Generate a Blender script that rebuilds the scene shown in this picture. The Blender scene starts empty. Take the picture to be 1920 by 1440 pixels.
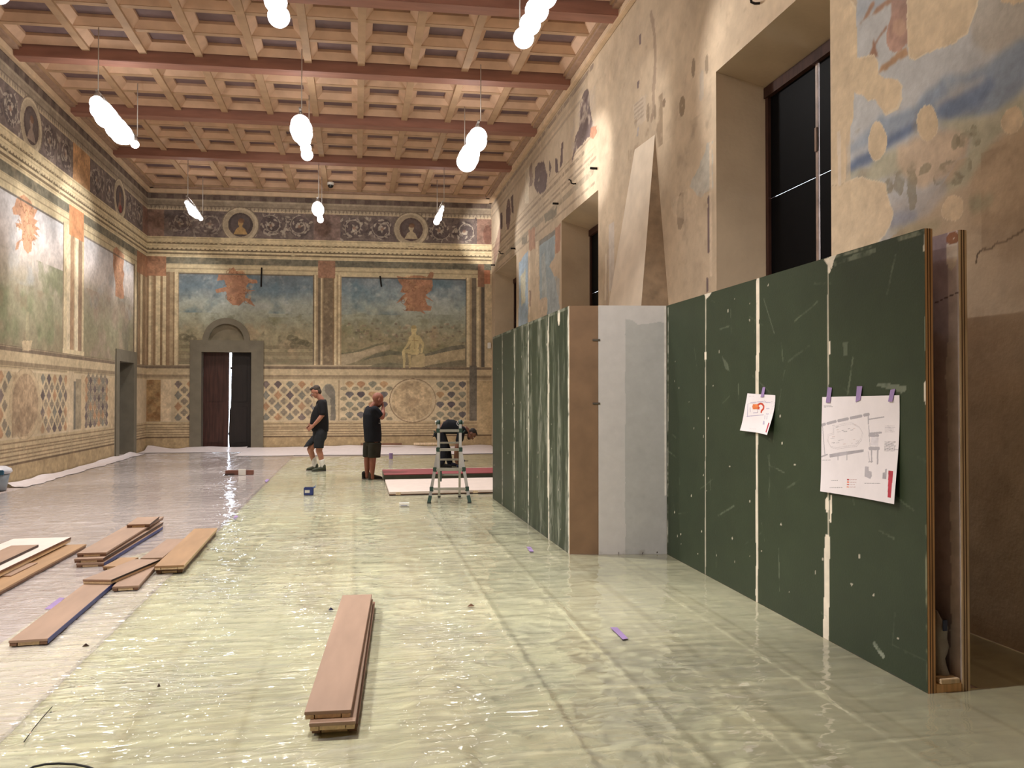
import bpy, bmesh, math, random
import numpy as np
from mathutils import Vector, Matrix

# ------------------------------------------------------------------ camera, world, light set-up
SC = bpy.context.scene
COL = SC.collection
F_PX, PITCH, YAW, CAM_H = 1500.0, math.radians(0.8), math.radians(11.05), 1.6
cam_data = bpy.data.cameras.new('camera')
cam_data.sensor_width = 36.0
cam_data.lens = F_PX * 36.0 / 1920.0
cam_data.clip_end = 200
cam = bpy.data.objects.new('camera', cam_data)
cam.location = (0, 0, CAM_H)
cam.rotation_euler = (math.pi / 2 + PITCH, 0, -YAW)
COL.objects.link(cam)
SC.camera = cam

world = bpy.data.worlds.new('world')
world.use_nodes = True
world.node_tree.nodes['Background'].inputs[0].default_value = (0.75, 0.85, 1.0, 1)
world.node_tree.nodes['Background'].inputs[1].default_value = 16.0
SC.world = world
SC.view_settings.view_transform = 'Standard'
SC.view_settings.look = 'None'
SC.view_settings.gamma = 1.0
SC.view_settings.use_curve_mapping = False
SC.view_settings.exposure = -0.12
SC.cycles.use_denoising = True
SC.cycles.max_bounces = 8
SC.cycles.transparent_max_bounces = 12
SC.cycles.caustics_reflective = False
SC.cycles.caustics_refractive = False
SC.cycles.sample_clamp_indirect = 6.0

LAMP_COLOR = (1.0, 0.955, 0.92)
P_WALL, P_FLOOR, P_GLOW = 620.0, 800.0, 24.0     # watts: wall spots, floor spots, bare glow of each lamp bar

# ------------------------------------------------------------------ measuring helpers
_f = np.array([math.sin(YAW) * math.cos(PITCH), math.cos(YAW) * math.cos(PITCH), math.sin(PITCH)])
_r = np.array([math.cos(YAW), -math.sin(YAW), 0.0])
_u = np.cross(_r, _f)
_C = np.array([0, 0, CAM_H])
XL, XR, Y0B, K = -5.92, 4.07, 24.31, -0.0569      # side walls, back wall line y = Y0B + K x
def ray(px, py): return _f + _r * (px - 960) / F_PX - _u * (py - 720) / F_PX
def at(px, py, z=0.0):
    d = ray(px, py); return _C + d * (z - CAM_H) / d[2]
def atX(px, py, X):
    d = ray(px, py); return _C + d * X / d[0]
def bw(px, py):
    d = ray(px, py); p = _C + d * Y0B / (d[1] - K * d[0]); return (p[0], p[2])
def lw(px, py):
    p = atX(px, py, XL); return (p[1], p[2])
def rw(px, py):
    p = atX(px, py, XR); return (p[1], p[2])
RND = random.Random(7)

# ------------------------------------------------------------------ materials
def srgb(c):
    c = np.asarray(c, float)
    if c.max() > 1.001: c = c / 255.0
    return np.where(c <= 0.04045, c / 12.92, ((c + 0.055) / 1.055) ** 2.4)
_M = {}
def mat(name, c, rough=0.6, metal=0.0, var=0.08, scale=8.0, bump=0.0, bscale=60.0, spec=0.5, stretch=None, emit=0.0, coat=0.0):
    if name in _M: return _M[name]
    m = bpy.data.materials.new(name); m.use_nodes = True
    nt = m.node_tree; N, L = nt.nodes, nt.links
    b = N['Principled BSDF']
    lin = srgb(c); lin = lin * .82 + .18 * (lin @ np.array((.3, .55, .15)))
    tc = N.new('ShaderNodeTexCoord'); src = tc.outputs['Object']
    if stretch:
        mp = N.new('ShaderNodeMapping'); mp.inputs['Scale'].default_value = stretch
        L.new(src, mp.inputs[0]); src = mp.outputs[0]
    nz = N.new('ShaderNodeTexNoise'); nz.inputs['Scale'].default_value = scale; nz.inputs['Detail'].default_value = 5
    L.new(src, nz.inputs['Vector'])
    rp = N.new('ShaderNodeValToRGB')
    rp.color_ramp.elements[0].position = 0.25; rp.color_ramp.elements[1].position = 0.75
    rp.color_ramp.elements[0].color = (*np.clip(lin * (1 - 2 * var), 0, 1), 1)
    rp.color_ramp.elements[1].color = (*np.clip(lin * (1 + 2 * var), 0, 1), 1)
    L.new(nz.outputs['Fac'], rp.inputs[0]); L.new(rp.outputs[0], b.inputs['Base Color'])
    b.inputs['Roughness'].default_value = rough; b.inputs['Metallic'].default_value = metal
    b.inputs['Specular IOR Level'].default_value = spec
    b.inputs['Coat Weight'].default_value = coat
    if bump:
        n2 = N.new('ShaderNodeTexNoise'); n2.inputs['Scale'].default_value = bscale; n2.inputs['Detail'].default_value = 4
        L.new(src, n2.inputs['Vector'])
        bp = N.new('ShaderNodeBump'); bp.inputs['Strength'].default_value = bump; bp.inputs['Distance'].default_value = 0.01
        L.new(n2.outputs['Fac'], bp.inputs['Height']); L.new(bp.outputs[0], b.inputs['Normal'])
    if emit:
        b.inputs['Emission Color'].default_value = (*lin, 1); b.inputs['Emission Strength'].default_value = emit
    _M[name] = m
    return m
def painted(name, rough=0.85, var=0.10, scale=9.0, bump=0.25, bscale=35.0, spec=0.25):
    """Pigment stored per vertex ('Col'), broken up by two noises."""
    if name in _M: return _M[name]
    m = bpy.data.materials.new(name); m.use_nodes = True
    nt = m.node_tree; N, L = nt.nodes, nt.links
    b = N['Principled BSDF']
    at_ = N.new('ShaderNodeAttribute'); at_.attribute_name = 'Col'
    tc = N.new('ShaderNodeTexCoord')
    n1 = N.new('ShaderNodeTexNoise'); n1.inputs['Scale'].default_value = scale; n1.inputs['Detail'].default_value = 8; n1.inputs['Roughness'].default_value = 0.65
    L.new(tc.outputs['Object'], n1.inputs['Vector'])
    mr = N.new('ShaderNodeMapRange'); mr.inputs['From Min'].default_value = 0.25; mr.inputs['From Max'].default_value = 0.75
    mr.inputs['To Min'].default_value = 1 - 2 * var; mr.inputs['To Max'].default_value = 1 + 2 * var
    L.new(n1.outputs['Fac'], mr.inputs['Value'])
    vm = N.new('ShaderNodeVectorMath'); vm.operation = 'SCALE'
    L.new(at_.outputs['Color'], vm.inputs[0]); L.new(mr.outputs[0], vm.inputs['Scale'])
    L.new(vm.outputs[0], b.inputs['Base Color'])
    b.inputs['Roughness'].default_value = rough; b.inputs['Specular IOR Level'].default_value = spec
    n2 = N.new('ShaderNodeTexNoise'); n2.inputs['Scale'].default_value = bscale; n2.inputs['Detail'].default_value = 5
    L.new(tc.outputs['Object'], n2.inputs['Vector'])
    bp = N.new('ShaderNodeBump'); bp.inputs['Strength'].default_value = bump; bp.inputs['Distance'].default_value = 0.012
    L.new(n2.outputs['Fac'], bp.inputs['Height']); L.new(bp.outputs[0], b.inputs['Normal'])
    _M[name] = m
    return m
def emitter(name, c, s):
    if name in _M: return _M[name]
    m = bpy.data.materials.new(name); m.use_nodes = True
    N, L = m.node_tree.nodes, m.node_tree.links
    for n in list(N): N.remove(n)
    e = N.new('ShaderNodeEmission'); o = N.new('ShaderNodeOutputMaterial')
    e.inputs[0].default_value = (*c, 1); e.inputs[1].default_value = s
    L.new(e.outputs[0], o.inputs[0]); _M[name] = m
    return m

# ------------------------------------------------------------------ object helpers
def link(name, me, m=None, parent=None, smooth=False):
    o = bpy.data.objects.new(name, me); COL.objects.link(o)
    if m is not None: me.materials.append(m)
    if parent is not None: o.parent = parent
    if smooth: me.polygons.foreach_set('use_smooth', np.ones(len(me.polygons), dtype=bool))
    return o
def from_bm(name, bm, m, parent=None, smooth=False):
    me = bpy.data.meshes.new(name); bm.to_mesh(me); bm.free()
    return link(name, me, m, parent, smooth)
def thing(name, label, cat, loc=(0, 0, 0), rz=0.0, group=None):
    o = bpy.data.objects.new(name, None); COL.objects.link(o)
    o.location = loc; o.rotation_euler = (0, 0, rz); o.empty_display_size = 0.1
    return tag(o, label, cat, group)
def tag(o, label, cat, group=None):
    o['label'] = label; o['category'] = cat
    if group: o['group'] = group
    return o
def struct(o):
    o['kind'] = 'structure'; return o
def bx(bm, x0, x1, y0, y1, z0, z1, M=None):
    vs = [bm.verts.new(Vector((x, y, z)) if M is None else M @ Vector((x, y, z))) for x in (x0, x1) for y in (y0, y1) for z in (z0, z1)]
    for q in ((0, 1, 3, 2), (4, 6, 7, 5), (0, 4, 5, 1), (2, 3, 7, 6), (0, 2, 6, 4), (1, 5, 7, 3)):
        bm.faces.new([vs[i] for i in q])
    return bm
def box(name, x0, x1, y0, y1, z0, z1, m, parent=None, bevel=0.0, M=None):
    bm = bmesh.new(); bx(bm, x0, x1, y0, y1, z0, z1, M)
    if bevel: bmesh.ops.bevel(bm, geom=bm.edges[:], offset=bevel, segments=2, affect='EDGES')
    bmesh.ops.recalc_face_normals(bm, faces=bm.faces[:])
    return from_bm(name, bm, m, parent)
def tube(bm, pts, r, n=8, closed_ends=True):
    pts = [Vector(p) for p in pts]
    rs = r if isinstance(r, (list, tuple)) else [r] * len(pts)
    rings = []; prev = None
    for i, p in enumerate(pts):
        t = (pts[min(i + 1, len(pts) - 1)] - pts[max(i - 1, 0)]).normalized()
        a = prev if prev is not None else (Vector((0, 0, 1)) if abs(t.z) < 0.9 else Vector((1, 0, 0)))
        x = (a - t * a.dot(t)).normalized(); y = t.cross(x); prev = x
        rings.append([bm.verts.new(p + (x * math.cos(2 * math.pi * j / n) + y * math.sin(2 * math.pi * j / n)) * rs[i]) for j in range(n)])
    for a, b in zip(rings, rings[1:]):
        for j in range(n): bm.faces.new((a[j], a[(j + 1) % n], b[(j + 1) % n], b[j]))
    if closed_ends:
        bm.faces.new(rings[0][::-1]); bm.faces.new(rings[-1])
    return bm
def tube_obj(name, pts, r, m, parent=None, n=8, smooth=True):
    return from_bm(name, tube(bmesh.new(), pts, r, n), m, parent, smooth)
def bar(bm, p, q, w, t, up=(0, 0, 1)):
    """rectangular bar from p to q, w across, t along 'up'"""
    p, q = Vector(p), Vector(q); d = (q - p); L = d.length; d.normalize()
    s = d.cross(Vector(up)).normalized(); u = s.cross(d)
    vs = [bm.verts.new(c + s * a + u * b) for c in (p, q) for a in (-w / 2, w / 2) for b in (-t / 2, t / 2)]
    for f in ((0, 1, 3, 2), (4, 6, 7, 5), (0, 4, 5, 1), (2, 3, 7, 6), (0, 2, 6, 4), (1, 5, 7, 3)):
        bm.faces.new([vs[i] for i in f])
    return bm

# ------------------------------------------------------------------ fresco painting on wall grids
def _hash(ix, iy, seed):
    n = (ix.astype(np.int64) * 374761393 + iy.astype(np.int64) * 668265263 + seed * 1442695041) & 0x7fffffff
    n = ((n ^ (n >> 13)) * 1274126177) & 0x7fffffff
    return ((n ^ (n >> 16)) & 0xffff) / 65535.0
def vnoise(x, y, seed=0):
    ix, iy = np.floor(x), np.floor(y); fx, fy = x - ix, y - iy
    fx = fx * fx * (3 - 2 * fx); fy = fy * fy * (3 - 2 * fy)
    a, b = _hash(ix, iy, seed), _hash(ix + 1, iy, seed)
    c, d = _hash(ix, iy + 1, seed), _hash(ix + 1, iy + 1, seed)
    return (a * (1 - fx) + b * fx) * (1 - fy) + (c * (1 - fx) + d * fx) * fy
def fbm(x, y, seed=0, oct=4):
    v, a, t = 0, 1.0, 0
    for i in range(oct):
        v = v + a * vnoise(x * 2 ** i, y * 2 ** i, seed + 31 * i); t += a; a *= 0.55
    return v / t
class Canvas:
    def __init__(self, s, z, base):
        self.s, self.z = np.asarray(s, float), np.asarray(z, float)
        self.S, self.Z = np.meshgrid(self.s, self.z)
        self.col = np.empty(self.S.shape + (3,)); self.col[:] = np.array(base) / 255.0
        self.big = fbm(self.S * 1.1, self.Z * 1.1, 3)
        self.med = fbm(self.S * 6, self.Z * 6, 5)
        self.fin = fbm(self.S * 22, self.Z * 22, 9, 3)
        self.col *= (1 + 0.22 * (self.big - 0.5) + 0.16 * (self.med - 0.5))[..., None]
    def sl(self, s0, s1, z0, z1):
        i0, i1 = np.searchsorted(self.s, [min(s0, s1), max(s0, s1)]); j0, j1 = np.searchsorted(self.z, [min(z0, z1), max(z0, z1)])
        return (slice(j0, j1), slice(i0, i1))
    def put(self, sl, mask, c, a=1.0, var=0.25, worn=0.0):
        if self.col[sl].size == 0: return
        k = mask * a
        if worn: k = k * np.clip((self.med[sl] * 0.6 + self.fin[sl] * 0.4 - worn) * 6 + 0.5, 0, 1)
        cc = np.array(c, float) / 255.0
        var = var * getattr(self, 'vs', 1.0); cc = cc * (1 + var * (self.med[sl] - 0.5) + var * 0.7 * (self.fin[sl] - 0.5))[..., None]
        self.col[sl] = self.col[sl] * (1 - k[..., None]) + cc * k[..., None]
    def rect(self, s0, s1, z0, z1, c, a=1.0, var=0.25, worn=0.0):
        sl = self.sl(s0, s1, z0, z1); self.put(sl, np.ones(self.S[sl].shape), c, a, var, worn)
    def poly(self, pts, c, a=1.0, var=0.25, wob=0.0, worn=0.0, soft=0.0):
        P = np.array(pts, float); m = wob + soft + 0.02
        sl = self.sl(P[:, 0].min() - m, P[:, 0].max() + m, P[:, 1].min() - m, P[:, 1].max() + m)
        x, y = self.S[sl], self.Z[sl]
        if x.size == 0: return
        if wob:
            x = x + wob * 2 * (fbm(x * 4 + 3, y * 4, 11) - 0.5); y = y + wob * 2 * (fbm(x * 4, y * 4 + 9, 12) - 0.5)
        ins = np.zeros(x.shape, bool); n = len(P)
        for i in range(n):
            (x0, y0), (x1, y1) = P[i], P[(i + 1) % n]
            if y0 == y1: continue
            ins ^= ((y0 > y) != (y1 > y)) & (x < (x1 - x0) * (y - y0) / (y1 - y0) + x0)
        k = ins.astype(float)
        for _ in range(int(getattr(self, 'blur', 0))):
            p = np.pad(k, 1, mode='edge'); k = (p[1:-1, 1:-1] + p[:-2, 1:-1] + p[2:, 1:-1] + p[1:-1, :-2] + p[1:-1, 2:]) / 5
        self.put(sl, k, c, a, var, worn)
    def ell(self, cs, cz, rs, rz, c, a=1.0, var=0.25, inner=0.0, wob=0.0, worn=0.0):
        sl = self.sl(cs - rs * 1.3, cs + rs * 1.3, cz - rz * 1.3, cz + rz * 1.3)
        x, y = self.S[sl], self.Z[sl]
        d = np.hypot((x - cs) / rs, (y - cz) / rz)
        if wob: d = d + wob * (fbm(x * 4, y * 4, 21) - 0.5) * 2
        self.put(sl, ((d < 1) & (d >= inner)).astype(float), c, a, var, worn)
    def line(self, pts, w, c, a=1.0, var=0.2, wob=0.0, worn=0.0):
        P = np.array(pts, float); m = w + wob + 0.02
        sl = self.sl(P[:, 0].min() - m, P[:, 0].max() + m, P[:, 1].min() - m, P[:, 1].max() + m)
        x, y = self.S[sl], self.Z[sl]
        if x.size == 0: return
        if wob:
            x = x + wob * 2 * (fbm(x * 3 + 3, y * 3, 11) - 0.5); y = y + wob * 2 * (fbm(x * 3, y * 3 + 9, 12) - 0.5)
        d = np.full(x.shape, 1e9)
        for (x0, y0), (x1, y1) in zip(P, P[1:]):
            dx, dy = x1 - x0, y1 - y0; l2 = dx * dx + dy * dy + 1e-12
            t = np.clip(((x - x0) * dx + (y - y0) * dy) / l2, 0, 1)
            d = np.minimum(d, np.hypot(x - x0 - t * dx, y - y0 - t * dy))
        self.put(sl, (d < w / 2).astype(float), c, a, var, worn)
    def blotch(self, s0, s1, z0, z1, c, scale, thr, a=1.0, seed=40, ramp=5.0):
        sl = self.sl(s0, s1, z0, z1); n = fbm(self.S[sl] * scale, self.Z[sl] * scale, seed, 5)
        self.put(sl, np.clip((n - thr) * ramp, 0, 1), c, a)
    def grad(self, s0, s1, stops, a=1.0, jit=0.35):
        """vertical colour stops [(z, colour), ...] with a wavering edge"""
        zs = [q[0] for q in stops]; sl = self.sl(s0, s1, min(zs), max(zs))
        z = self.Z[sl] + jit * (fbm(self.S[sl] * 1.5, self.Z[sl] * 1.5, 17) - 0.5)
        st = sorted(stops); zz = [q[0] for q in st]
        cc = np.stack([np.interp(z, zz, [q[1][i] for q in st]) for i in range(3)], -1) / 255.0
        cc *= (1 + 0.24 * (self.med[sl] - 0.5) + 0.16 * (self.fin[sl] - 0.5))[..., None]
        self.col[sl] = self.col[sl] * (1 - a) + cc * a
    def mesh(self, name, fn, m, hole=None, flip=False, sat=.9, wash=0.0):
        ny, nx = self.S.shape
        P = np.stack(fn(self.S, self.Z), -1).reshape(-1, 3)
        idx = np.arange(ny * nx).reshape(ny, nx)
        q = np.stack([idx[:-1, :-1], idx[:-1, 1:], idx[1:, 1:], idx[1:, :-1]], -1)
        if flip: q = q[..., ::-1]
        if hole is not None:
            cs = (self.s[:-1] + self.s[1:]) / 2; cz = (self.z[:-1] + self.z[1:]) / 2
            CS, CZ = np.meshgrid(cs, cz); q = q[~hole(CS, CZ)]
        q = q.reshape(-1, 4)
        me = bpy.data.meshes.new(name)
        me.vertices.add(len(P)); me.vertices.foreach_set('co', P.astype(np.float32).ravel())
        me.loops.add(q.size); me.loops.foreach_set('vertex_index', q.astype(np.int32).ravel())
        me.polygons.add(len(q)); me.polygons.foreach_set('loop_start', (np.arange(len(q)) * 4).astype(np.int32))
        me.update(calc_edges=True); me.validate()
        ca = me.color_attributes.new('Col', 'FLOAT_COLOR', 'POINT')
        g = self.col @ np.array((.3, .55, .15)); cc = (self.col * sat + g[..., None] * (1 - sat)) * (1 - wash) + wash * np.array((.80, .73, .66))
        lin = srgb(np.clip(cc, 0, 0.999)).reshape(-1, 3)
        ca.data.foreach_set('color', np.concatenate([lin, np.ones((len(lin), 1))], 1).astype(np.float32).ravel())
        return link(name, me, m)

# ------------------------------------------------------------------ painted decoration shared by the walls
PLA = (206, 184, 146); PLD = (176, 150, 112); CORN = (218, 198, 152); DKB = (112, 98, 82); DKG = (112, 108, 90); ORG = (190, 126, 88)
ZB = dict(top=7.45, a=7.31, b=7.04, f1=6.975, f0=6.21, c0=5.61, g0=5.42, p1=5.147, l1=2.469, l2=2.37, l3=2.20, l4=2.11, t1=2.055, t0=0.825, base=0.383)
def bands(c, s0, s1, dado=True):
    Z = ZB
    c.rect(s0, s1, Z['a'], 7.6, (104, 88, 80), 0.9, 0.4)
    n = int((s1 - s0) / 0.42)
    for i in range(n):
        x = s0 + (i + 0.2) * (s1 - s0) / n
        c.rect(x, x + 0.2, Z['a'], 7.5, (84, 66, 62), 0.55, 0.4)
    c.rect(s0, s1, Z['b'], Z['a'], (150, 134, 112), 1, 0.3)
    c.rect(s0, s1, Z['a'] - 0.05, Z['a'] - 0.02, (176, 160, 132), 0.8)
    c.rect(s0, s1, 7.10, 7.13, (112, 96, 82), 0.8)
    n = int((s1 - s0) / 0.11)
    for i in range(n):
        x = s0 + (i + 0.5) * (s1 - s0) / n
        c.ell(x, 7.045, 0.04, 0.05, (182, 164, 136), 0.75)
        c.line([(x + .05, 7.0), (x + .03, 7.09)], 0.02, (88, 74, 66), 0.6)
    c.rect(s0, s1, Z['f0'], Z['f1'], (112, 97, 92), 1, 0.45)
    c.blotch(s0, s1, Z['f0'], Z['f1'], (150, 134, 120), 3.0, 0.52, 0.5)
    c.rect(s0, s1, Z['c0'], Z['f0'], CORN, 1, 0.22)
    for zz, w, cc, al in ((6.165, 0.02, (168, 146, 108), .6), (6.02, 0.055, (112, 94, 68), .85), (5.93, .018, (176, 154, 112), .7), (5.825, 0.04, (100, 84, 62), .9), (5.72, 0.05, (110, 92, 68), .85), (5.655, .02, (170, 148, 108), .6)):
        c.rect(s0, s1, zz - w / 2, zz + w / 2, cc, al, 0.5, worn=0.33)
    n = int((s1 - s0) / 0.13)
    for i in range(n):
        x = s0 + i * (s1 - s0) / n
        c.ell(x, 6.045, 0.035, 0.03, (206, 184, 138), 0.8)
        c.rect(x, x + 0.05, 5.84, 5.86, (96, 80, 60), .7)
    c.rect(s0, s1, Z['g0'], Z['c0'] - 0.005, DKG, 1, 0.5)
    c.blotch(s0, s1, Z['g0'], Z['c0'], (156, 140, 108), 5, 0.55, 0.6)
    c.rect(s0, s1, Z['p1'], Z['g0'], (202, 184, 142), 1, 0.25)
    c.rect(s0, s1, 5.275, 5.30, (140, 122, 92), .7); c.rect(s0, s1, 5.385, 5.40, (150, 130, 98), .6)
    if dado:
        c.rect(s0, s1, Z['l2'], Z['l1'], (122, 104, 84), 1, 0.35)
        c.rect(s0, s1, 2.435, 2.452, (178, 158, 122), .8)
        c.rect(s0, s1, Z['l3'], Z['l2'], (196, 174, 134), 1)
        c.rect(s0, s1, Z['l4'], Z['l3'], (148, 128, 98), 1, .3)
        c.rect(s0, s1, Z['t1'], Z['l4'], (190, 168, 128), 1)
        c.rect(s0, s1, 2.085, 2.10, (128, 108, 82), .8)
        c.rect(s0, s1, Z['base'], Z['t0'], (192, 168, 126), 1, .25)
        for zz in (0.75, 0.66, 0.60, 0.52, 0.46):
            c.rect(s0, s1, zz - 0.012, zz + 0.012, (122, 98, 70), 0.8, 0.5, worn=0.36)
        c.rect(s0, s1, Z['base'] - 0.02, Z['base'] + 0.02, (96, 74, 52), .9)
        c.rect(s0, s1, -0.2, Z['base'] - 0.02, (176, 150, 106), 1, 0.3)
        c.blotch(s0, s1, -0.2, Z['base'], (150, 124, 84), 2, 0.55, 0.5)
def spiral(c, cs, cz, r, turns, ph, d, w, col, a=0.85):
    pts = []
    for i in range(40):
        t = i / 39; ang = ph + d * t * turns * 2 * math.pi; rr = r * (1 - 0.86 * t)
        pts.append((cs + rr * math.cos(ang), cz + rr * math.sin(ang)))
    c.line(pts, w, col, a)
def leaf(c, x, z, ang, L, w, col, a=0.85):
    ux, uz = math.cos(ang), math.sin(ang); vx, vz = -uz, ux
    pts = [(x, z)]
    for t, k in ((.3, .8), (.6, 1), (.85, .6)): pts.append((x + ux * L * t + vx * w * k + vx * .25 * L * t * t, z + uz * L * t + vz * w * k + vz * .25 * L * t * t))
    pts.append((x + ux * L + vx * .3 * L, z + uz * L + vz * .3 * L))
    for t, k in ((.85, .6), (.6, 1), (.3, .8)): pts.append((x + ux * L * t - vx * w * k + vx * .25 * L * t * t, z + uz * L * t - vz * w * k + vz * .25 * L * t * t))
    c.poly(pts, col, a)
def scroll(c, s0, s1, seed, fade=0.0, lit=(184, 170, 150), dk=(84, 72, 72)):
    rg = random.Random(seed); z0, z1 = ZB['f0'] + 0.04, ZB['f1'] - 0.04; h = z1 - z0; zc = (z0 + z1) / 2
    n = max(1, round((s1 - s0) / (h * 1.15))); w = (s1 - s0) / n; A = 1 - fade
    for i in range(n):
        cx = s0 + (i + .5) * w; d = 1 if i % 2 else -1; r = min(w, h) * 0.47
        c.ell(cx, zc, r * .96, r * .96, dk, .7 * A, .5)
        for k in range(12):
            an = rg.uniform(0, 6.28); leaf(c, cx + r * .75 * math.cos(an), zc + r * .75 * math.sin(an), an + rg.uniform(.8, 2.2), r * rg.uniform(.3, .5), r * .09, lit, .75 * A)
        p0 = rg.uniform(0, 6.28); spiral(c, cx, zc, r, 1.25, p0, d, .05, dk, .7 * A)
        spiral(c, cx + .015, zc + .012, r, 1.25, p0, d, .026, lit, .7 * A)
        for k in range(16):
            an = p0 + d * k * .42; rr = r * (1 - k * .05); leaf(c, cx + rr * math.cos(an), zc + rr * math.sin(an), an + d * 1.2 + rg.uniform(-.6, .6), r * rg.uniform(.22, .4), r * .07, lit, .65 * A)
        for k in range(7):
            an = rg.uniform(0, 6.28); leaf(c, cx, zc, an, r * .38, r * .1, lit, .8 * A)
        c.ell(cx, zc, .05, .05, (150, 110, 90), .7 * A)
        for k in range(10):
            leaf(c, cx + rg.choice((-.5, .5)) * w, zc + rg.uniform(-.45, .45) * h, rg.uniform(0, 6.28), h * .22, h * .05, rg.choice((lit, lit, dk)), .75 * A)
def medallion(c, cs, r=0.50, bust=(182, 142, 84), dark=(78, 66, 64), squash=1.0):
    cz = 6.60
    c.ell(cs, cz, r * 1.06 * squash, r * 1.06, (128, 112, 94), 1); c.ell(cs, cz, r * squash, r, (196, 178, 146), 1)
    c.ell(cs - .04, cz, r * .9 * squash, r * .9, (166, 148, 120), .8); c.ell(cs, cz, r * .70 * squash, r * .70, dark, 1, .4)
    c.ell(cs, cz + .03, r * .56 * squash, r * .56, (104, 92, 88), .5)
    q = squash
    c.ell(cs, cz + .05, .075 * q, .10, bust, .95)
    c.poly([(cs - .20 * q, cz - .28), (cs - .12 * q, cz - .12), (cs - .04 * q, cz - .06), (cs - .035 * q, cz + .02), (cs + .05 * q, cz + .02), (cs + .05 * q, cz - .06), (cs + .13 * q, cz - .13), (cs + .2 * q, cz - .28)], bust, .95)
    c.ell(cs + .02 * q, cz + .12, .09 * q, .07, (120, 82, 58), .8); c.rect(cs - r * 1.1, cs + r * 1.1, 6.08, ZB['f0'] - .005, CORN, 1, .22)
def lattice(c, s0, s1, seed, clip=None, z0=None, z1=None, ps=0.343, pz=0.328, wear=0.35):
    rg = random.Random(seed); z0 = ZB['t0'] + .04 if z0 is None else z0; z1 = ZB['t1'] - .03 if z1 is None else z1
    c.rect(s0, s1, z0, z1, (200, 178, 138), 1)
    cols = [(112, 98, 94), (172, 126, 88), (86, 74, 76), (178, 134, 96), (120, 118, 106)]
    def keep(x, z): return clip is None or clip(x, z)
    j = 0; z = z1 - .10
    while z > z0 - .05:
        i = 0; x = s0 + .10
        while x < s1 + .05:
            col = cols[(i * 2 + j * 3 + rg.choice((0, 0, 1))) % 5]
            h = .145
            if keep(x, z):
                P = [(x, z + h), (x + .045, z + .075), (x + .12, z), (x + .045, z - .075), (x, z - h), (x - .045, z - .075), (x - .12, z), (x - .045, z + .075)]
                P = [(min(max(a, s0), s1), min(max(b, z0), z1)) for a, b in P]
                c.poly(P, col, .92, .4, worn=.28)
            qx, qz = x + ps / 2, z + pz / 2 - .01
            if keep(qx, qz) and qz < z1 and qx < s1 - .08:
                for dx, dz in ((.055, 0), (-.055, 0), (0, .055), (0, -.055)): c.ell(qx + dx, qz + dz, .048, .048, (128, 116, 98), .85, worn=.28)
            x += ps; i += 1
        z -= pz; j += 1
def fans(c, s0, s1, seed, clip=None):
    rg = random.Random(seed); z0, z1 = ZB['t0'] + .03, ZB['t1'] - .02
    c.rect(s0, s1, z0, z1, (204, 182, 142), 1)
    cols = [(118, 116, 104), (178, 136, 92), (92, 88, 92), (172, 122, 84), (130, 128, 108), (74, 66, 76)]
    j = 0; z = z1 - .02
    while z > z0:
        x = s0 + (.10 if j % 2 else .27); i = 0
        while x < s1 + .1:
            if clip is None or clip(x, z - .08):
                big = j % 2 == 0; w = .122 if big else .10; h = .205 if big else .14
                P = [(x + w * math.cos(t), z - .085 + .085 * math.sin(t)) for t in np.linspace(-.1, math.pi + .1, 12)] + [(x - .02, z - h + .02), (x, z - h), (x + .02, z - h + .02)]
                P = [(min(max(a, s0), s1), min(max(b, z0), z1)) for a, b in P]
                c.poly(P, cols[(i * 2 + j + rg.choice((0, 1))) % 6] if big else (140, 130, 104), .9, .4, worn=.22)
            x += .336; i += 1
        z -= .152; j += 1
def trophy(c, pts, col=ORG, seed=1):
    c.poly(pts, col, .95, .35, wob=.03)
    P = np.array(pts); x0, x1, z0, z1 = P[:, 0].min(), P[:, 0].max(), P[:, 1].min(), P[:, 1].max(); rg = random.Random(seed)
    for i in range(22):
        x, z = rg.uniform(x0 + .2 * (x1 - x0), x1 - .2 * (x1 - x0)), rg.uniform(z0 + .1 * (z1 - z0), z1 - .1 * (z1 - z0))
        spiral(c, x, z, rg.uniform(.05, .12), .7, rg.uniform(0, 6), rg.choice((1, -1)), .022, (134, 82, 54), .55)
        c.ell(x + .05, z + .04, .05, .06, (204, 154, 106), .35)

# ------------------------------------------------------------------ back wall
xs = np.linspace(-5.92, 4.07, 760); zs = np.linspace(0, 7.6, 560)
c = Canvas(xs, zs, PLA)
bands(c, -5.92, 4.07)
B = lambda *p: [bw(*q) for q in p]
# two landscapes
def landscape(c, x0, x1, seed, blue=(118, 138, 150), top=5.13, bot=2.5):
    c.grad(x0, x1, [(bot, (138, 128, 98)), (2.9, (158, 144, 108)), (3.4, (160, 150, 116)), (3.8, (158, 160, 136)), (4.3, (164, 172, 160)), (4.75, blue), (top, (104, 118, 126))])
    c.blotch(x0, x1, 4.0, top, (86, 116, 130), 1.3, .53, .7, seed)
    c.blotch(x0, x1, 4.1, top, (170, 176, 172), 1.9, .57, .55, seed + 3)
    c.blotch(x0, x1, bot, 3.9, (128, 128, 88), 1.7, .54, .6, seed + 5)
    c.blotch(x0, x1, bot, 3.7, (176, 146, 110), 2.6, .58, .5, seed + 7)
    c.blotch(x0, x1, 2.9, 3.5, (92, 88, 68), 4.5, .64, .6, seed + 9)
    c.blotch(x0, x1, 2.6, 4.0, (104, 106, 78), 5.5, .58, .5, seed + 11); c.blotch(x0, x1, 2.6, 3.7, (184, 160, 122), 7, .6, .5, seed + 13); c.blotch(x0, x1, 4.0, top, (186, 190, 186), 5, .6, .45, seed + 15); c.blotch(x0, x1, 4.3, top, (88, 112, 124), 4, .6, .5, seed + 17)
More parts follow.
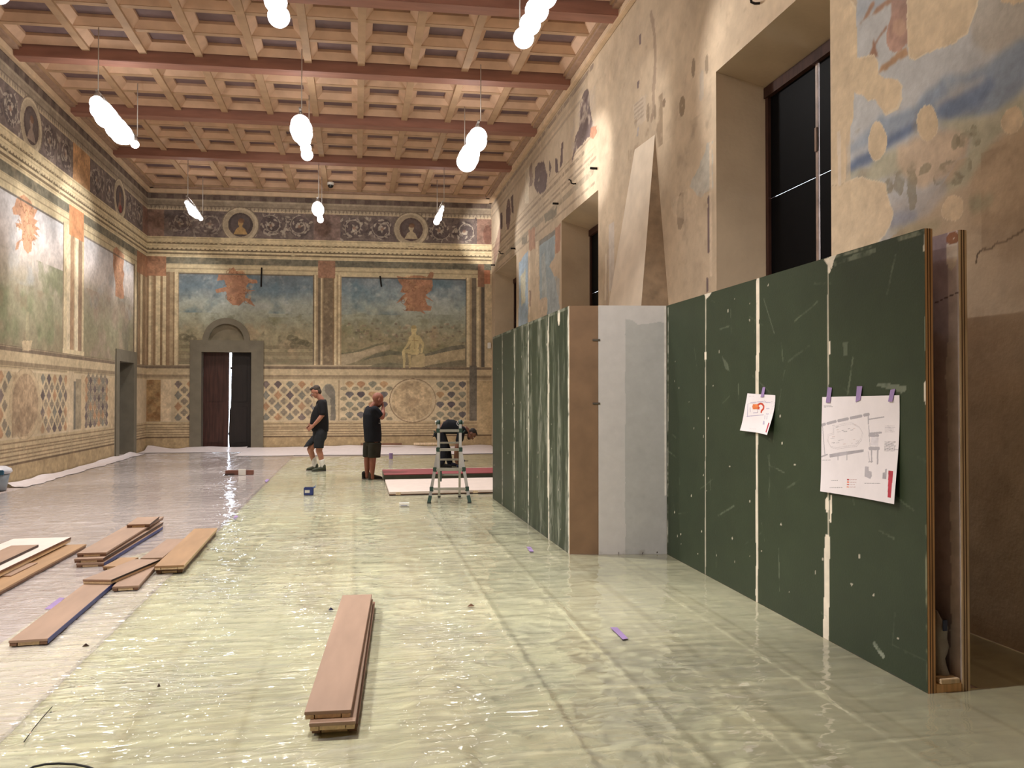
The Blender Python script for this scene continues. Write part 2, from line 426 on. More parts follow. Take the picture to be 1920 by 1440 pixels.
p1l, p1r, p2l, p2r = bw(335, 600)[0], bw(587, 600)[0], bw(640, 600)[0], bw(873, 600)[0]
landscape(c, p1l, p1r, 60, (108, 130, 142)); landscape(c, p2l, p2r, 90, (142, 158, 164))
# bottom-left of painting 1: masonry courses, dark foliage on its right
for zz, cc in ((3.02, (98, 88, 66)), (2.82, (112, 100, 76)), (2.62, (120, 104, 82))):
    c.rect(p1l, p1r, zz - .06, zz + .05, cc, .5, .5, worn=.4); 
for q in ((548, 634), (560, 640), (572, 642), (579, 645), (553, 648), (345, 632), (358, 636)):
    x, z = bw(*q); c.ell(x, z, .16, .08, (92, 86, 64), .55, .5, wob=.9, worn=.35)
# painting 2: hills, town, road, seated generic figure
c.blotch(p2l, p2r, 3.2, 4.05, (122, 128, 108), 2.2, .50, .6, 121)
for i in range(70):
    x, z = RND.uniform(p2l + .1, p2r - .1), RND.uniform(3.15, 3.75)
    c.rect(x, x + RND.uniform(.04, .12), z, z + RND.uniform(.03, .08), RND.choice(((186, 168, 138), (150, 130, 108), (120, 106, 88))), .7)
def pxpoly(pts, off, sc): return [bw(off[0] + a / sc, off[1] + b / sc) for a, b in pts]
Q = lambda *p: pxpoly(p, (600, 600), 5.333)
c.poly(Q((212, 330), (330, 320), (450, 280), (560, 240), (640, 225), (640, 240), (520, 275), (400, 320), (212, 345)), (112, 110, 86), .85, .4, .02)
c.poly(Q((212, 345), (400, 320), (560, 262), (700, 250), (700, 300), (600, 318), (480, 360), (350, 420), (212, 462)), (176, 158, 126), .9, .3, .02)
c.poly(Q((450, 390), (560, 335), (700, 305), (825, 320), (825, 355), (700, 350), (560, 375), (440, 405)), (106, 104, 84), .85, .4, .02)
c.poly(Q((1030, 345), (1180, 300), (1300, 262), (1450, 245), (1450, 285), (1280, 310), (1150, 350), (1050, 360)), (108, 104, 88), .85, .4, .02)
c.poly(Q((1050, 362), (1280, 312), (1450, 290), (1450, 395), (1250, 420), (1060, 460), (920, 470)), (188, 166, 126), .9, .3, .02)
c.poly(Q((480, 470), (560, 440), (690, 425), (830, 440), (830, 478)), (116, 112, 88), .8, .4, .02)
c.poly(Q((1000, 472), (1200, 436), (1450, 400), (1450, 470)), (126, 118, 94), .8, .4, .02)
FIG = (206, 186, 128)
c.poly(Q((925, 362), (1040, 335), (1052, 365), (1045, 470), (905, 475), (915, 400)), (198, 176, 128), .9)
c.ell(*bw(600 + 938 / 5.333, 600 + 98 / 5.333), .085, .12, FIG, .95); c.ell(*bw(600 + 938 / 5.333, 600 + 72 / 5.333), .08, .06, (170, 150, 98), .9)
c.poly(Q((915, 130), (962, 130), (965, 150), (1002, 162), (1000, 235), (985, 285), (1000, 320), (975, 350), (905, 345), (890, 300), (905, 240), (885, 175), (915, 150)), FIG, .95, .25)
c.poly(Q((985, 165), (1005, 170), (1040, 230), (1042, 260), (1022, 335), (1002, 330), (1018, 255), (985, 215)), FIG, .95)
c.poly(Q((890, 170), (905, 175), (902, 240), (870, 275), (835, 310), (825, 300), (860, 255), (880, 215)), FIG, .95)
c.poly(Q((905, 285), (985, 300), (975, 350), (850, 330), (856, 400), (850, 478), (828, 478), (830, 400), (818, 320), (830, 300)), FIG, .95)
c.poly(Q((875, 345), (912, 345), (910, 420), (905, 480), (885, 480), (890, 420)), (192, 170, 118), .95)
for a, b in (((905, 240), (890, 300)), ((940, 170), (945, 290)), ((850, 330), (905, 345)), ((1000, 235), (985, 285)), ((920, 205), (985, 208))):
    c.line(Q(a, b), .018, (150, 124, 82), .7)
# orange trophies hanging over the paintings
R3 = lambda *p: pxpoly(p, (250, 340), 5.486); R4 = lambda *p: pxpoly(p, (600, 340), 5.486)
trophy(c, R3((1030, 880), (1060, 930), (1130, 920), (1160, 970), (1195, 1010), (1270, 1010), (1275, 1050), (1180, 1045), (1150, 1110), (1255, 1120), (1150, 1140), (1150, 1200), (1200, 1215), (1255, 1290), (1190, 1260), (1140, 1225), (1090, 1275), (1020, 1270), (965, 1220), (955, 1130), (860, 1150), (840, 1110), (955, 1085), (930, 1010), (860, 1020), (880, 950), (960, 950)), (170, 116, 84), 3)
trophy(c, R4((790, 975), (900, 985), (960, 965), (1010, 965), (1100, 985), (1130, 935), (1160, 940), (1160, 1030), (1165, 1070), (1150, 1130), (1090, 1165), (1110, 1190), (1175, 1245), (1080, 1195), (1100, 1270), (1140, 1290), (1135, 1330), (1060, 1330), (1085, 1370), (1030, 1340), (880, 1335), (890, 1290), (860, 1270), (900, 1190), (780, 1255), (850, 1175), (880, 1155), (825, 1140), (850, 1080), (820, 1050)), (176, 120, 86), 4)
# framed strips and pilasters (x in photo columns)
def vstrip(px0, px1, z0, z1, cc, a=1, var=.3, worn=0.0): c.rect(bw(px0, 600)[0], bw(px1, 600)[0], z0, z1, cc, a, var, worn)
def vs(lst, z0=ZB['l1'], z1=ZB['p1'] + .02):
    for a, b, cc in lst: vstrip(a, b, z0, z1, cc)
LT, MD, DK, BR = (216, 196, 152), (176, 152, 114), (120, 104, 82), (146, 118, 84)
vs([(274, 279, BR), (279, 283, LT), (283, 286, MD), (286, 300, (166, 138, 104)), (288, 291, BR), (292, 300, LT), (300, 305, BR), (305, 311, LT), (311, 318, (150, 122, 90)), (318, 324, MD), (324, 327, BR), (327, 333, LT), (333, 335, MD)])
vs([(587, 589, DK), (589, 593, LT), (593, 596, MD), (596, 601, DK), (601, 604, LT), (604, 606, MD), (606, 624, (126, 108, 84)), (624, 627, BR), (627, 631, LT), (631, 634, MD), (634, 638, LT), (638, 640, MD)], 2.5)
c.blotch(bw(607, 600)[0], bw(623, 600)[0], 2.6, 5.0, (186, 164, 124), 7, .5, .6)
vs([(873, 875, (84, 78, 70)), (875, 880, LT), (880, 884, MD), (884, 893, (118, 106, 88)), (893, 899, LT), (899, 902, MD), (902, 909, (96, 88, 78)), (909, 925, (206, 184, 144))], 2.45)
c.blotch(bw(909, 600)[0], 4.07, .4, 5.4, (166, 144, 112), 4, .56, .5)
vstrip(596, 628, 5.08, 5.60, (160, 116, 90), 1, .5); vstrip(274, 311, 5.05, 5.62, (170, 116, 82), .92, .5); vstrip(896, 908, 4.9, 5.6, (150, 104, 78), .9); vstrip(908, 919, 5.0, 5.42, (190, 112, 78), .9)
c.rect(p1l, p1r, ZB['p1'] - .03, ZB['p1'] + .01, (96, 88, 76), .8); c.rect(p2l, p2r, ZB['p1'] - .05, ZB['p1'] - .01, (90, 84, 76), .8)
# frieze
m1, m2 = bw(451, 430)[0], bw(771, 432)[0]
blk = [bw(278, 420)[0], bw(308, 420)[0], bw(588, 420)[0], bw(638, 420)[0], bw(894, 420)[0], 4.07]
scroll(c, blk[1], m1 - .45, 5, .35); scroll(c, m1 + .45, blk[2], 6); scroll(c, blk[3], m2 - .45, 7); scroll(c, m2 + .45, blk[4], 8)
medallion(c, m1); medallion(c, m2, bust=(188, 168, 132), dark=(92, 74, 70))
c.rect(blk[0] - .1, blk[1], ZB['f0'], ZB['f1'], (150, 114, 94), .85, .5); c.rect(blk[2], blk[3], ZB['f0'], ZB['f1'], (140, 112, 102), .75, .5); c.rect(blk[4], blk[5], ZB['f0'], ZB['f1'], (146, 108, 90), .85, .5)
c.ell(bw(914, 440)[0], 6.5, .13, .3, (112, 68, 54), .6)
# dado panels
lattice(c, bw(327, 760)[0], bw(356, 760)[0], 3); lattice(c, bw(492, 760)[0], bw(586, 760)[0], 2)
vstrip(268, 302, .84, 2.05, (166, 132, 84), 1, .5); c.blotch(bw(269, 700)[0], bw(301, 700)[0], .84, 2.05, (132, 92, 54), 5, .5, .8)
vstrip(262, 269, .84, 2.05, (206, 184, 144)); vstrip(302, 322, .84, 2.05, (214, 190, 152))
nx0, nx1 = bw(603, 700)[0], bw(629, 700)[0]; ncx = (nx0 + nx1) / 2; nr = (nx1 - nx0) / 2
c.rect(bw(588, 700)[0], bw(637, 700)[0], .84, 2.04, (198, 176, 136))
c.rect(nx0, nx1, .85, 1.62, (176, 164, 134)); c.ell(ncx, 1.62, nr, .32, (150, 142, 120))
c.poly([(ncx + nr * .2, .85), (ncx + nr * .35, 1.5), (ncx - nr * .6, 1.72), (ncx - nr * .4, 1.9), (ncx + nr * .3, 1.92), (ncx + nr * .85, 1.75), (nx1, 1.55), (nx1, .85)], (112, 106, 94), .9, .3, .03)
vstrip(588, 590, .84, 2.05, MD); vstrip(635, 637, .84, 2.05, (150, 128, 96))
dmx, dmz = bw(774, 751); 
fans(c, bw(638, 760)[0], bw(874, 760)[0], 5, lambda x, z: math.hypot((x - dmx) / .72, (z - dmz) / .66) > 1.06)
c.ell(dmx, dmz, .70, .67, (134, 112, 84)); c.ell(dmx + .01, dmz, .685, .655, (202, 178, 138)); c.ell(dmx - .02, dmz - .01, .60, .60, (186, 160, 120), 1, .5, wob=.04)
c.ell(dmx, dmz, .70, .66, (128, 104, 76), .6, inner=.965)
c.blotch(dmx - .6, dmx + .6, dmz - .55, dmz + .5, (160, 132, 98), 3.5, .55, .6)
vstrip(875, 880, .84, 2.05, MD); vstrip(880, 894, .82, 2.5, (108, 102, 90), .95, .5); vstrip(894, 925, .4, 2.05, (196, 170, 124), .9)
# openings: door and the lunette over it
DX0, DX1, DZ1 = bw(377.5, 760)[0], bw(471, 760)[0], 2.86
LX, LZ, LR = bw(424.5, 640)[0], 3.19, 0.50
hole = lambda s, z: ((s > DX0) & (s < DX1) & (z < DZ1)) | ((np.hypot(s - LX, z - LZ) < LR) & (z > LZ))
WF = lambda S, Z: (S, Y0B + K * S, Z)
wall_back = struct(c.mesh('wall_back', WF, painted('fresco_plaster', var=.06), hole, sat=.84, wash=.07))

# ------------------------------------------------------------------ left wall (painted part)
ys = np.linspace(11.5, Y0B + K * XL, 720); zs = np.linspace(0, 7.6, 560)
c = Canvas(ys, zs, PLA)
bands(c, 11.5, 24.8)
LX_ = lambda px, py=600: lw(px, py)[0]
a1, a2, b1, b2 = 11.5, LX_(118), LX_(157), LX_(250)
for (q0, q1, sd) in ((a1, a2, 200), (b1, b2, 230)):
    c.grad(q0, q1, [(2.47, (148, 136, 104)), (3.2, (150, 146, 114)), (3.75, (170, 160, 136)), (4.2, (206, 194, 184)), (4.7, (216, 208, 206)), (5.15, (200, 200, 204))], 1, .5)
    c.blotch(q0, q1, 3.6, 5.15, (160, 170, 178), 1.6, .55, .5, sd)
c.blotch(a1, a2, 2.5, 4.15, (122, 130, 92), 1.8, .45, .75, 210); c.blotch(a1, a2, 2.5, 3.6, (150, 128, 98), 3, .55, .5, 214)
c.blotch(b1, b2, 2.5, 4.0, (168, 144, 124), 2, .5, .6, 240); c.blotch(LX_(215), b2, 2.5, 4.2, (116, 112, 96), 1.6, .45, .5, 244)
L2 = lambda *p: [lw(a / 4.8, 380 + b / 4.8) for a, b in p]
trophy(c, L2((215, -75), (150, -40), (130, 20), (112, 50), (122, 108), (182, 115), (195, 190), (140, 178), (150, 215), (200, 250), (195, 330), (150, 360), (140, 425), (165, 420), (180, 352), (205, 345), (215, 425), (250, 460), (285, 430), (290, 340), (335, 328), (300, 280), (358, 305), (322, 252), (362, 232), (312, 205), (345, 165), (300, 150), (345, 50), (300, 60), (280, -10)), (200, 142, 104), 6)
trophy(c, L2((1020, 420), (1050, 395), (1120, 480), (1108, 600), (1120, 640), (1108, 720), (1118, 860), (1090, 872), (1038, 838), (1040, 730), (1028, 650), (1018, 560)), (192, 134, 98), 7)
c.poly(L2((195, 1245), (292, 1240), (275, 1330), (205, 1330)), (206, 180, 138), .85, .3, .02)
c.poly(L2((240, 980), (262, 985), (260, 1230), (225, 1230)), (176, 164, 124), .5, .3, .03)
def lv(px0, px1, z0, z1, cc, a=1, var=.3): c.rect(LX_(px0), LX_(px1), z0, z1, cc, a, var)
for p, q, cc in ((117, 119, (150, 130, 104)), (119, 125, LT), (125, 131, (222, 202, 164)), (131, 138.5, (178, 142, 106)), (138.5, 141, LT), (141, 146, (236, 220, 182)), (146, 153, (160, 130, 102)), (153, 157, LT), (250, 252, DK), (252, 256, LT), (256, 258, DK), (258, 263, BR), (263, 267, LT), (267, 272, BR), (272, 279, (170, 142, 108))):
    lv(p, q, 2.47, 5.17, cc)
c.rect(a2, b1 + .05, 2.47, 2.56, LT)
lv(128.5, 156, 4.98, 5.62, (206, 134, 84), .95); lv(256, 279, 5.0, 5.6, (160, 104, 70), .9)
c.rect(a1, a2, 5.11, 5.15, (96, 88, 78), .85); c.rect(b1, b2, 5.11, 5.15, (110, 96, 82), .7)
f1, f2 = lw(59, 243)[0], lw(225, 378)[0]; ob0, ob1 = lw(137, 300)[0], lw(169, 330)[0]
scroll(c, 11.5, f1 - .5, 30); scroll(c, f1 + .45, ob0, 31, .1); scroll(c, ob1, f2 - .45, 32, .1); scroll(c, f2 + .45, 24.2, 33, .2)
medallion(c, f1, bust=(150, 128, 112), dark=(86, 70, 66)); medallion(c, f2, bust=(140, 104, 84), dark=(80, 64, 62))
c.ell(f2 + .05, 6.36, .12, .1, (150, 50, 48), .8)
c.rect(ob0, ob1, ZB['f0'], ZB['f1'] + .02, (202, 146, 92), .95, .5); c.rect(24.1, 24.8, ZB['f0'], ZB['f1'], (140, 96, 78), .8)
# dado of the left wall
my, mz = LX_(48, 756), 1.44
lattice(c, 11.5, LX_(127), 9, lambda x, z: math.hypot((x - my) / .74, (z - mz) / .74) > 1.03, ps=.31, pz=.33)
c.ell(my, mz, .70, .66, (170, 148, 114)); c.ell(my, mz, .685, .645, (198, 172, 132)); c.ell(my, mz, .58, .555, (174, 146, 112), 1, .5)
c.blotch(my - .6, my + .6, .85, 2.0, (148, 120, 90), 4, .52, .7)
c.blotch(LX_(72), LX_(95), .86, 1.5, (190, 162, 124), 3, .42, .9)
lv(127, 139, .82, 2.1, (208, 184, 146)); lv(139, 143, .86, 1.9, (118, 112, 98)); lv(143, 153, .86, 1.95, (158, 142, 112)); lv(153, 160, .82, 2.05, (196, 170, 130))
lattice(c, LX_(160), LX_(205), 10, ps=.30, pz=.20, wear=.3)
lv(205, 216, .82, 2.05, (192, 166, 126))
lv(216, 222.5, -.1, 2.62, (128, 122, 106), 1, .15); lv(222, 252, 2.45, 2.75, (126, 120, 104), 1, .15); lv(249.5, 255, -.1, 2.62, (128, 122, 106), 1, .15)
EY0, EY1, EZ = LX_(222.5, 677), LX_(249.5, 677), 2.47
wall_left = struct(c.mesh('wall_left', lambda S, Z: (np.full_like(S, XL), S, Z), painted('fresco_plaster', var=.06), sat=.82, wash=.10, hole=lambda s, z: (s > EY0) & (s < EY1) & (z < EZ)))

# ------------------------------------------------------------------ right wall: bare plaster with fragments and three deep windows
WIN = [(6.30, 8.56, 5.33), (13.13, 15.62, 5.12), (20.26, 23.5, 5.25)]      # near edge, far edge, head height at the wall face
WSILL = 1.0
yr = [3.0]
while yr[-1] < Y0B + K * XR - .001:
    yr.append(yr[-1] + max(.008, .011 * (yr[-1] / 6.0) ** 1.3))
yr = np.array(yr); yr[-1] = Y0B + K * XR
for w in WIN:
    for e in w[:2]: yr[np.argmin(abs(yr - e))] = e
zr = np.linspace(0, 7.6, 640)
for w in WIN: zr[np.argmin(abs(zr - w[2]))] = w[2]
c = Canvas(yr, zr, (200, 172, 134)); c.vs = .55
R = lambda *p: [rw(*q) for q in p]
c.blotch(3, 25, 0, 7.6, (188, 156, 118), .8, .5, .4, 300, 3); c.blotch(3, 25, 0, 7.6, (218, 192, 154), 1.6, .55, .35, 304, 3)
c.blotch(3, 25, 0, 7.6, (160, 132, 98), 7, .66, .35, 308); c.blotch(8.5, 13.2, 5, 7.6, (176, 150, 120), 3.5, .56, .35, 311)
# remnants of the frieze and cornice towards the far end
fy0 = rw(1118, 230)[0]
def tail(z, w, cc, y0, a=.8): c.line([(y0, z), (24.2, z)], w, cc, a, .5, 0, worn=.42)
for z, w, cc in ((6.02, .07, (128, 106, 82)), (5.92, .03, (186, 160, 120)), (5.82, .05, (134, 112, 88)), (5.72, .05, (142, 120, 92)), (5.64, .04, (196, 174, 134)), (5.52, .12, (140, 126, 100)), (5.30, .04, (140, 118, 92)), (6.16, .03, (150, 128, 98)), (7.05, .06, (150, 132, 110)), (7.2, .1, (170, 148, 120)), (7.38, .1, (120, 100, 88))):
    tail(z, w, cc, fy0 + RND.uniform(0, .8), .65)
c.rect(fy0, 24.2, 6.2, 7.0, (196, 172, 138), .6)
PUR = (92, 70, 72)
def rp(pts, cc, a=.9, wob=.05, worn=.12): c.poly(R(*pts), cc, a, .5, wob, worn)
rp(((1088, 190), (1100, 170), (1113, 232), (1105, 258), (1085, 275), (1072, 300), (1076, 270), (1086, 240)), PUR, .85, .12, .25)
c.blotch(rw(1115, 240)[0], rw(1070, 260)[0], 6.2, 7.0, (190, 168, 144), 6, .5, .8)
rp(((1108, 237), (1119, 234), (1119, 250), (1112, 262), (1106, 258)), (196, 116, 74), .9, .03)
for q in (((1041, 296), (1046, 300), (1047, 322), (1041, 322)), ((1052, 270), (1056, 268), (1055, 308), (1050, 318)), ((1030, 300), (1034, 312), (1030, 335)), ((950, 390), (957, 382), (956, 418), (949, 420)), ((958, 370), (962, 365), (963, 400), (959, 398)), ((938, 400), (942, 398), (942, 430), (938, 428))): rp(q, PUR, .9, .05)
c.ell(*rw(953, 402), .34, .42, (110, 80, 76), .85, .4, inner=.55)
rp(((1003, 312), (1020, 300), (1026, 330), (1024, 355), (1008, 366), (1002, 350)), PUR, .85, .12, .3); rp(((985, 330), (998, 300), (1000, 345), (990, 352)), (120, 92, 84), .7, .1, .35)
rp(((985, 320), (993, 310), (992, 380), (984, 385)), (222, 204, 168), .8, .08)
for q in (((925, 470), (938, 420), (940, 450), (926, 500)),): rp(q, (128, 84, 70), .6, .05)
# blue sky fragments either side of the last window
def sky(pts, cc=(150, 166, 174), wob=.06): 
    rp(pts, cc, .92, wob); P = np.array(R(*pts)); s0, s1, z0, z1 = P[:, 0].min(), P[:, 0].max(), P[:, 1].min(), P[:, 1].max()
sky(((973, 492), (990, 470), (990, 610), (972, 620)), (150, 188, 222)); rp(((976, 520), (985, 500), (985, 570), (977, 575)), (220, 206, 150), .7, .1)
sky(((1011, 456), (1041, 432), (1040, 480), (1030, 500), (1040, 520), (1050, 580), (1012, 600)), (140, 168, 184))
rp(((1011, 452), (1041, 430), (1041, 440), (1011, 462)), (128, 120, 104), .8, .02)
rp(((1011, 556), (1026, 560), (1026, 640), (1008, 640)), (208, 176, 138), .9, .1); rp(((1016, 480), (1022, 470), (1026, 560), (1016, 556)), (176, 180, 170), .6, .08); rp(((1026, 520), (1048, 520), (1050, 600), (1030, 610)), (158, 170, 176), .6, .1)
for a, b in ((991, 1009),):
    rp(((991, 470), (994, 462), (994, 630), (991, 630)), (226, 200, 160), .9, .01); rp(((1004, 455), (1010, 450), (1010, 520), (1004, 520)), (222, 196, 156), .9, .01)
rp(((1041, 428), (1051, 418), (1050, 472), (1041, 476)), (186, 122, 88), .9, .04); rp(((991, 432), (1003, 425), (1004, 466), (992, 470)), (192, 130, 92), .85, .05)
rp(((1020, 403), (1045, 388), (1044, 402), (1022, 420)), (126, 118, 96), .8, .05, .2); rp(((978, 447), (988, 440), (988, 455), (979, 460)), (120, 112, 90), .8, .05)
rp(((992, 545), (996, 545), (995, 575), (992, 575)), (140, 104, 92), .7, .04)
# the hood's neighbourhood: vertical purple and blue traces, old mouldings
rp(((1198, 66), (1202, 62), (1201, 84), (1198, 84)), (100, 78, 84), .8, .02); rp(((1195, 155), (1199, 150), (1198, 165), (1195, 166)), (96, 76, 82), .8, .02); rp(((1188, 196), (1212, 180), (1210, 225), (1190, 240)), (196, 176, 152), .55, .05)
for i in range(5): c.line(R((1190, 198 + 8 * i), (1206, 184 + 8 * i)), .03, (150, 128, 104), .5)
rp(((1195, 240), (1198, 236), (1196, 256), (1193, 256)), (150, 148, 166), .6, .03)
c.line(R((1221, 20), (1226, 60), (1229, 110), (1226, 160), (1222, 220)), .10, (140, 112, 88), .55, wob=.1)
c.line(R((1316, 140), (1316, 175)), .12, (178, 170, 158), .5, wob=.05); c.ell(*rw(1279, 198), .09, .12, (120, 94, 62), .7, wob=.3); c.ell(*rw(1245, 193), .05, .06, (110, 84, 58), .7)
for q in ((1228, 210), (1215, 212), (1300, 125), (1325, 122)): c.ell(*rw(*q), .05, .12, (120, 96, 70), .6, wob=.4)
c.blotch(10.2, 11.6, 5.0, 5.7, (130, 102, 70), 4, .45, .6)
rp(((1328, 270), (1338, 268), (1336, 360), (1318, 370), (1294, 350), (1308, 320)), (176, 176, 164), .8, .1); rp(((1330, 268), (1335, 266), (1335, 520), (1330, 520)), (214, 186, 148), .8, .02); 
c.line(R((1328.5, 370), (1328.5, 472)), .045, (104, 80, 84), .9, wob=.01); c.line(R((1326, 524), (1326, 545)), .05, (100, 78, 82), .9); c.line(R((1341, 10), (1341, 700)), .02, (206, 176, 134), .5)
c.blotch(rw(1335, 500)[0], rw(1270, 500)[0], 2.5, 5, (168, 142, 110), 5, .55, .6); c.ell(*rw(1276, 395), .12, .22, (120, 98, 72), .5, wob=.5)
rp(((1262, 372), (1300, 358), (1310, 400), (1290, 420), (1255, 400)), (206, 180, 142), .5, .1)
for q in ((1144, 470), (1136, 480)): c.line(R(q, (q[0] - 1, 560)), .08, (214, 196, 164), .7); 
c.line(R((1140, 470), (1138, 570)), .04, (150, 134, 124), .6); c.rect(rw(1152, 500)[0], rw(1142, 500)[0], 3.3, 4.4, (196, 188, 184), .6)
# near bay: large sky and landscape fragment with round losses
V = lambda *p: [rw(1580 + a / 5.538, b / 5.538) for a, b in p]; W4 = lambda *p: [rw(1560 + a / 4.8, 200 + b / 4.8) for a, b in p]
c.blur = 0; c.poly(V((130, -200), (150, 60), (150, 640), (110, 1000), (90, 1250), (30, 1900), (400, 2600), (800, 2200), (1200, 1700), (1900, 1350), (2200, 1100), (2200, -600)), (186, 192, 198), .95, .25, .05)
c.blur = 9
c.poly(V((150, -100), (560, -100), (500, 0), (300, 100), (150, 160)), (150, 166, 186), .7, .3, .1)
c.poly(V((1050, 0), (1500, -200), (2100, -300), (2100, 600), (1400, 500), (1300, 300)), (182, 172, 156), .8, .4, .15)
c.poly(V((1010, 820), (1250, 770), (1550, 640), (1800, 450), (2100, 200), (2100, 760), (1650, 1100), (1250, 1300), (800, 1180), (560, 1420), (200, 1500), (380, 1230), (760, 1050)), (126, 150, 182), .9, .4, .08)
c.poly(V((1080, 860), (1240, 800), (1420, 870), (1200, 960)), (168, 178, 186), .7, .3, .1)
c.poly(V((940, 1085), (1180, 930), (1480, 790), (1490, 830), (1200, 1000), (990, 1110)), (196, 188, 182), .85, .2, .02)
c.poly(V((1000, 1110), (1250, 980), (1550, 800), (1560, 900), (1350, 1120), (1060, 1280), (1010, 1200)), (96, 124, 172), .75, .4, .06)
c.poly(V((30, 1740), (480, 1410), (770, 1230), (760, 1330), (470, 1560), (250, 1700), (20, 1900)), (84, 112, 162), .9, .35, .05)
c.poly(V((30, 1520), (420, 1250), (700, 1170), (770, 1220), (480, 1400), (60, 1620)), (146, 164, 188), .8, .3, .05)
c.poly(W4((120, 620), (300, 560), (480, 430), (650, 380), (700, 600), (560, 640), (400, 690), (250, 640), (110, 690)), (182, 178, 142), .9, .3, .05)
c.poly(W4((560, 400), (700, 290), (880, 220), (1150, 180), (1270, 290), (1250, 480), (1100, 600), (800, 690), (620, 600)), (210, 180, 144), .95, .35, .08)
c.poly(W4((960, 150), (1180, 110), (1400, 60), (1700, -80), (1730, 240), (1530, 300), (1380, 520), (1220, 720), (1050, 800), (960, 780), (1220, 560), (1270, 300)), (188, 184, 148), .95, .35, .06)
c.poly(W4((1530, 290), (1728, 190), (1728, 1100), (1300, 1100), (1200, 900), (1260, 650)), (196, 164, 122), .9, .35, .08)
c.poly(W4((1180, 860), (1350, 780), (1480, 800), (1430, 920), (1250, 960)), (164, 158, 118), .8, .4, .1)
c.poly(W4((530, 860), (720, 790), (900, 690), (1050, 650), (1030, 790), (900, 920), (780, 1000), (520, 1120)), (176, 170, 164), .9, .35, .06)
c.poly(W4((540, 960), (640, 920), (780, 930), (760, 1010), (530, 1120)), (140, 148, 168), .85, .3, .05); c.poly(W4((650, 850), (750, 790), (740, 840), (660, 870)), (178, 182, 192), .8)
c.poly(W4((520, 1130), (700, 1040), (1000, 980), (960, 1100), (700, 1160), (480, 1180)), (176, 160, 118), .8, .3, .06)
for q, w, h in (((510, 730), .07, .10), ((600, 680), .08, .14), ((712, 670), .06, .18), ((1040, 590), .16, .09), ((840, 560), .10, .05), ((1170, 545), .10, .06), ((1275, 225), .04, .06), ((1110, 325), .05, .06), ((1190, 300), .10, .06), ((1300, 290), .05, .06)):
    c.ell(*W4(q)[0], w, h, (128, 120, 90), .6, .5, wob=1.0, worn=.42)
c.blotch(5.2, 6.3, 2.8, 3.8, (150, 130, 98), 5, .6, .5)
# generic hanging limbs
c.blur = 1
LIMB = (176, 124, 92)
c.poly(V((180, 245), (215, 190), (290, 30), (320, 0), (330, 40), (260, 170)), LIMB, .95, .35, .01); c.poly(V((250, 185), (300, 160), (340, 90), (480, -20), (520, 10), (390, 110), (330, 150)), LIMB, .95, .35, .01)
c.ell(*V((590, 300))[0], .15, .16, (192, 138, 116), .95, .4, wob=.1); c.poly(V((500, -100), (690, -100), (690, 440), (640, 470), (540, 440), (490, 380), (490, 280), (510, 150)), (178, 130, 112), .95, .45, .02)
c.poly(V((540, 200), (640, 170), (690, 300), (600, 380), (520, 330)), (206, 156, 122), .7, .3, .03)
c.poly(V((470, 290), (400, 370), (340, 470), (370, 600), (280, 570), (310, 500), (320, 400), (340, 440), (460, 260)), (170, 112, 80), .95, .3, .01)
c.poly(V((370, 760), (400, 690), (500, 620), (580, 540), (660, 480), (680, 560), (560, 640), (460, 730)), (190, 136, 88), .95, .35, .01)
# losses filled with bare lime plaster
c.blur = 0
LOSS = (222, 192, 146)
def loss(P, a=1): 
    c.poly(P, (232, 208, 166), .9 * a, .1, .035); Q = np.array(P); m = Q.mean(0); c.poly([tuple(m + (q - m) * .955) for q in Q], LOSS, a, .35, .035)
loss(V((670, -300), (675, 60), (685, 300), (680, 600), (740, 620), (800, 610), (900, 570), (1100, 500), (1290, 370), (1330, 250), (1400, 60), (1420, -300)))
loss(V((-150, -300), (60, -40), (140, 80), (148, 600), (230, 580), (330, 560), (360, 640), (380, 780), (440, 830), (560, 850), (610, 900), (625, 1010), (590, 1110), (450, 1195), (370, 1120), (330, 1040), (260, 1065), (200, 1010), (110, 980), (105, 1250), (30, 1400), (20, 1900), (-150, 1900)))
loss(V((1640, 0), (1660, 30), (1780, 40), (1900, 0), (2000, -60), (1700, -100)))
for (x, y, w, h) in ((412, 312, 86, 180), (862, 150, 108, 165), (1085, 925, 90, 112), (1605, 150, 92, 125)):
    loss(W4(*[(x + w * math.cos(t), y + h * math.sin(t)) for t in np.linspace(0, 6.1, 16)]))
loss(W4((-60, 700), (100, 690), (250, 640), (330, 640), (480, 700), (510, 830), (560, 930), (540, 1050), (480, 1160), (350, 1300), (-60, 1400)), .9)
c.rect(6.02, 6.30, 0, 7.6, (214, 184, 140), .6, .2); c.line([W4((60, 240))[0], W4((70, 690))[0]], .05, (220, 200, 176), .8)
crack = W4((1300, 1400), (1310, 1330), (1360, 1285), (1430, 1280), (1490, 1225), (1545, 1225), (1610, 1180), (1700, 1130), (1780, 1070), (1900, 980))
c.line(crack, .014, (84, 66, 48), .9, wob=.02)
c.blotch(3, 4.6, 2.2, 3.2, (168, 136, 98), 3, .5, .5); c.blotch(3, 6.2, 0, 2.4, (176, 146, 108), 2, .5, .6)
wall_right = struct(c.mesh('wall_right', lambda S, Z: (np.full_like(S, XR), S, Z), painted('lime_plaster', var=.03, bump=.3, bscale=22), lambda s, z: np.any([(s > w[0]) & (s < w[1]) & (z < w[2]) & (z > WSILL) for w in WIN], axis=0), flip=True, sat=.68, wash=.10))
del c
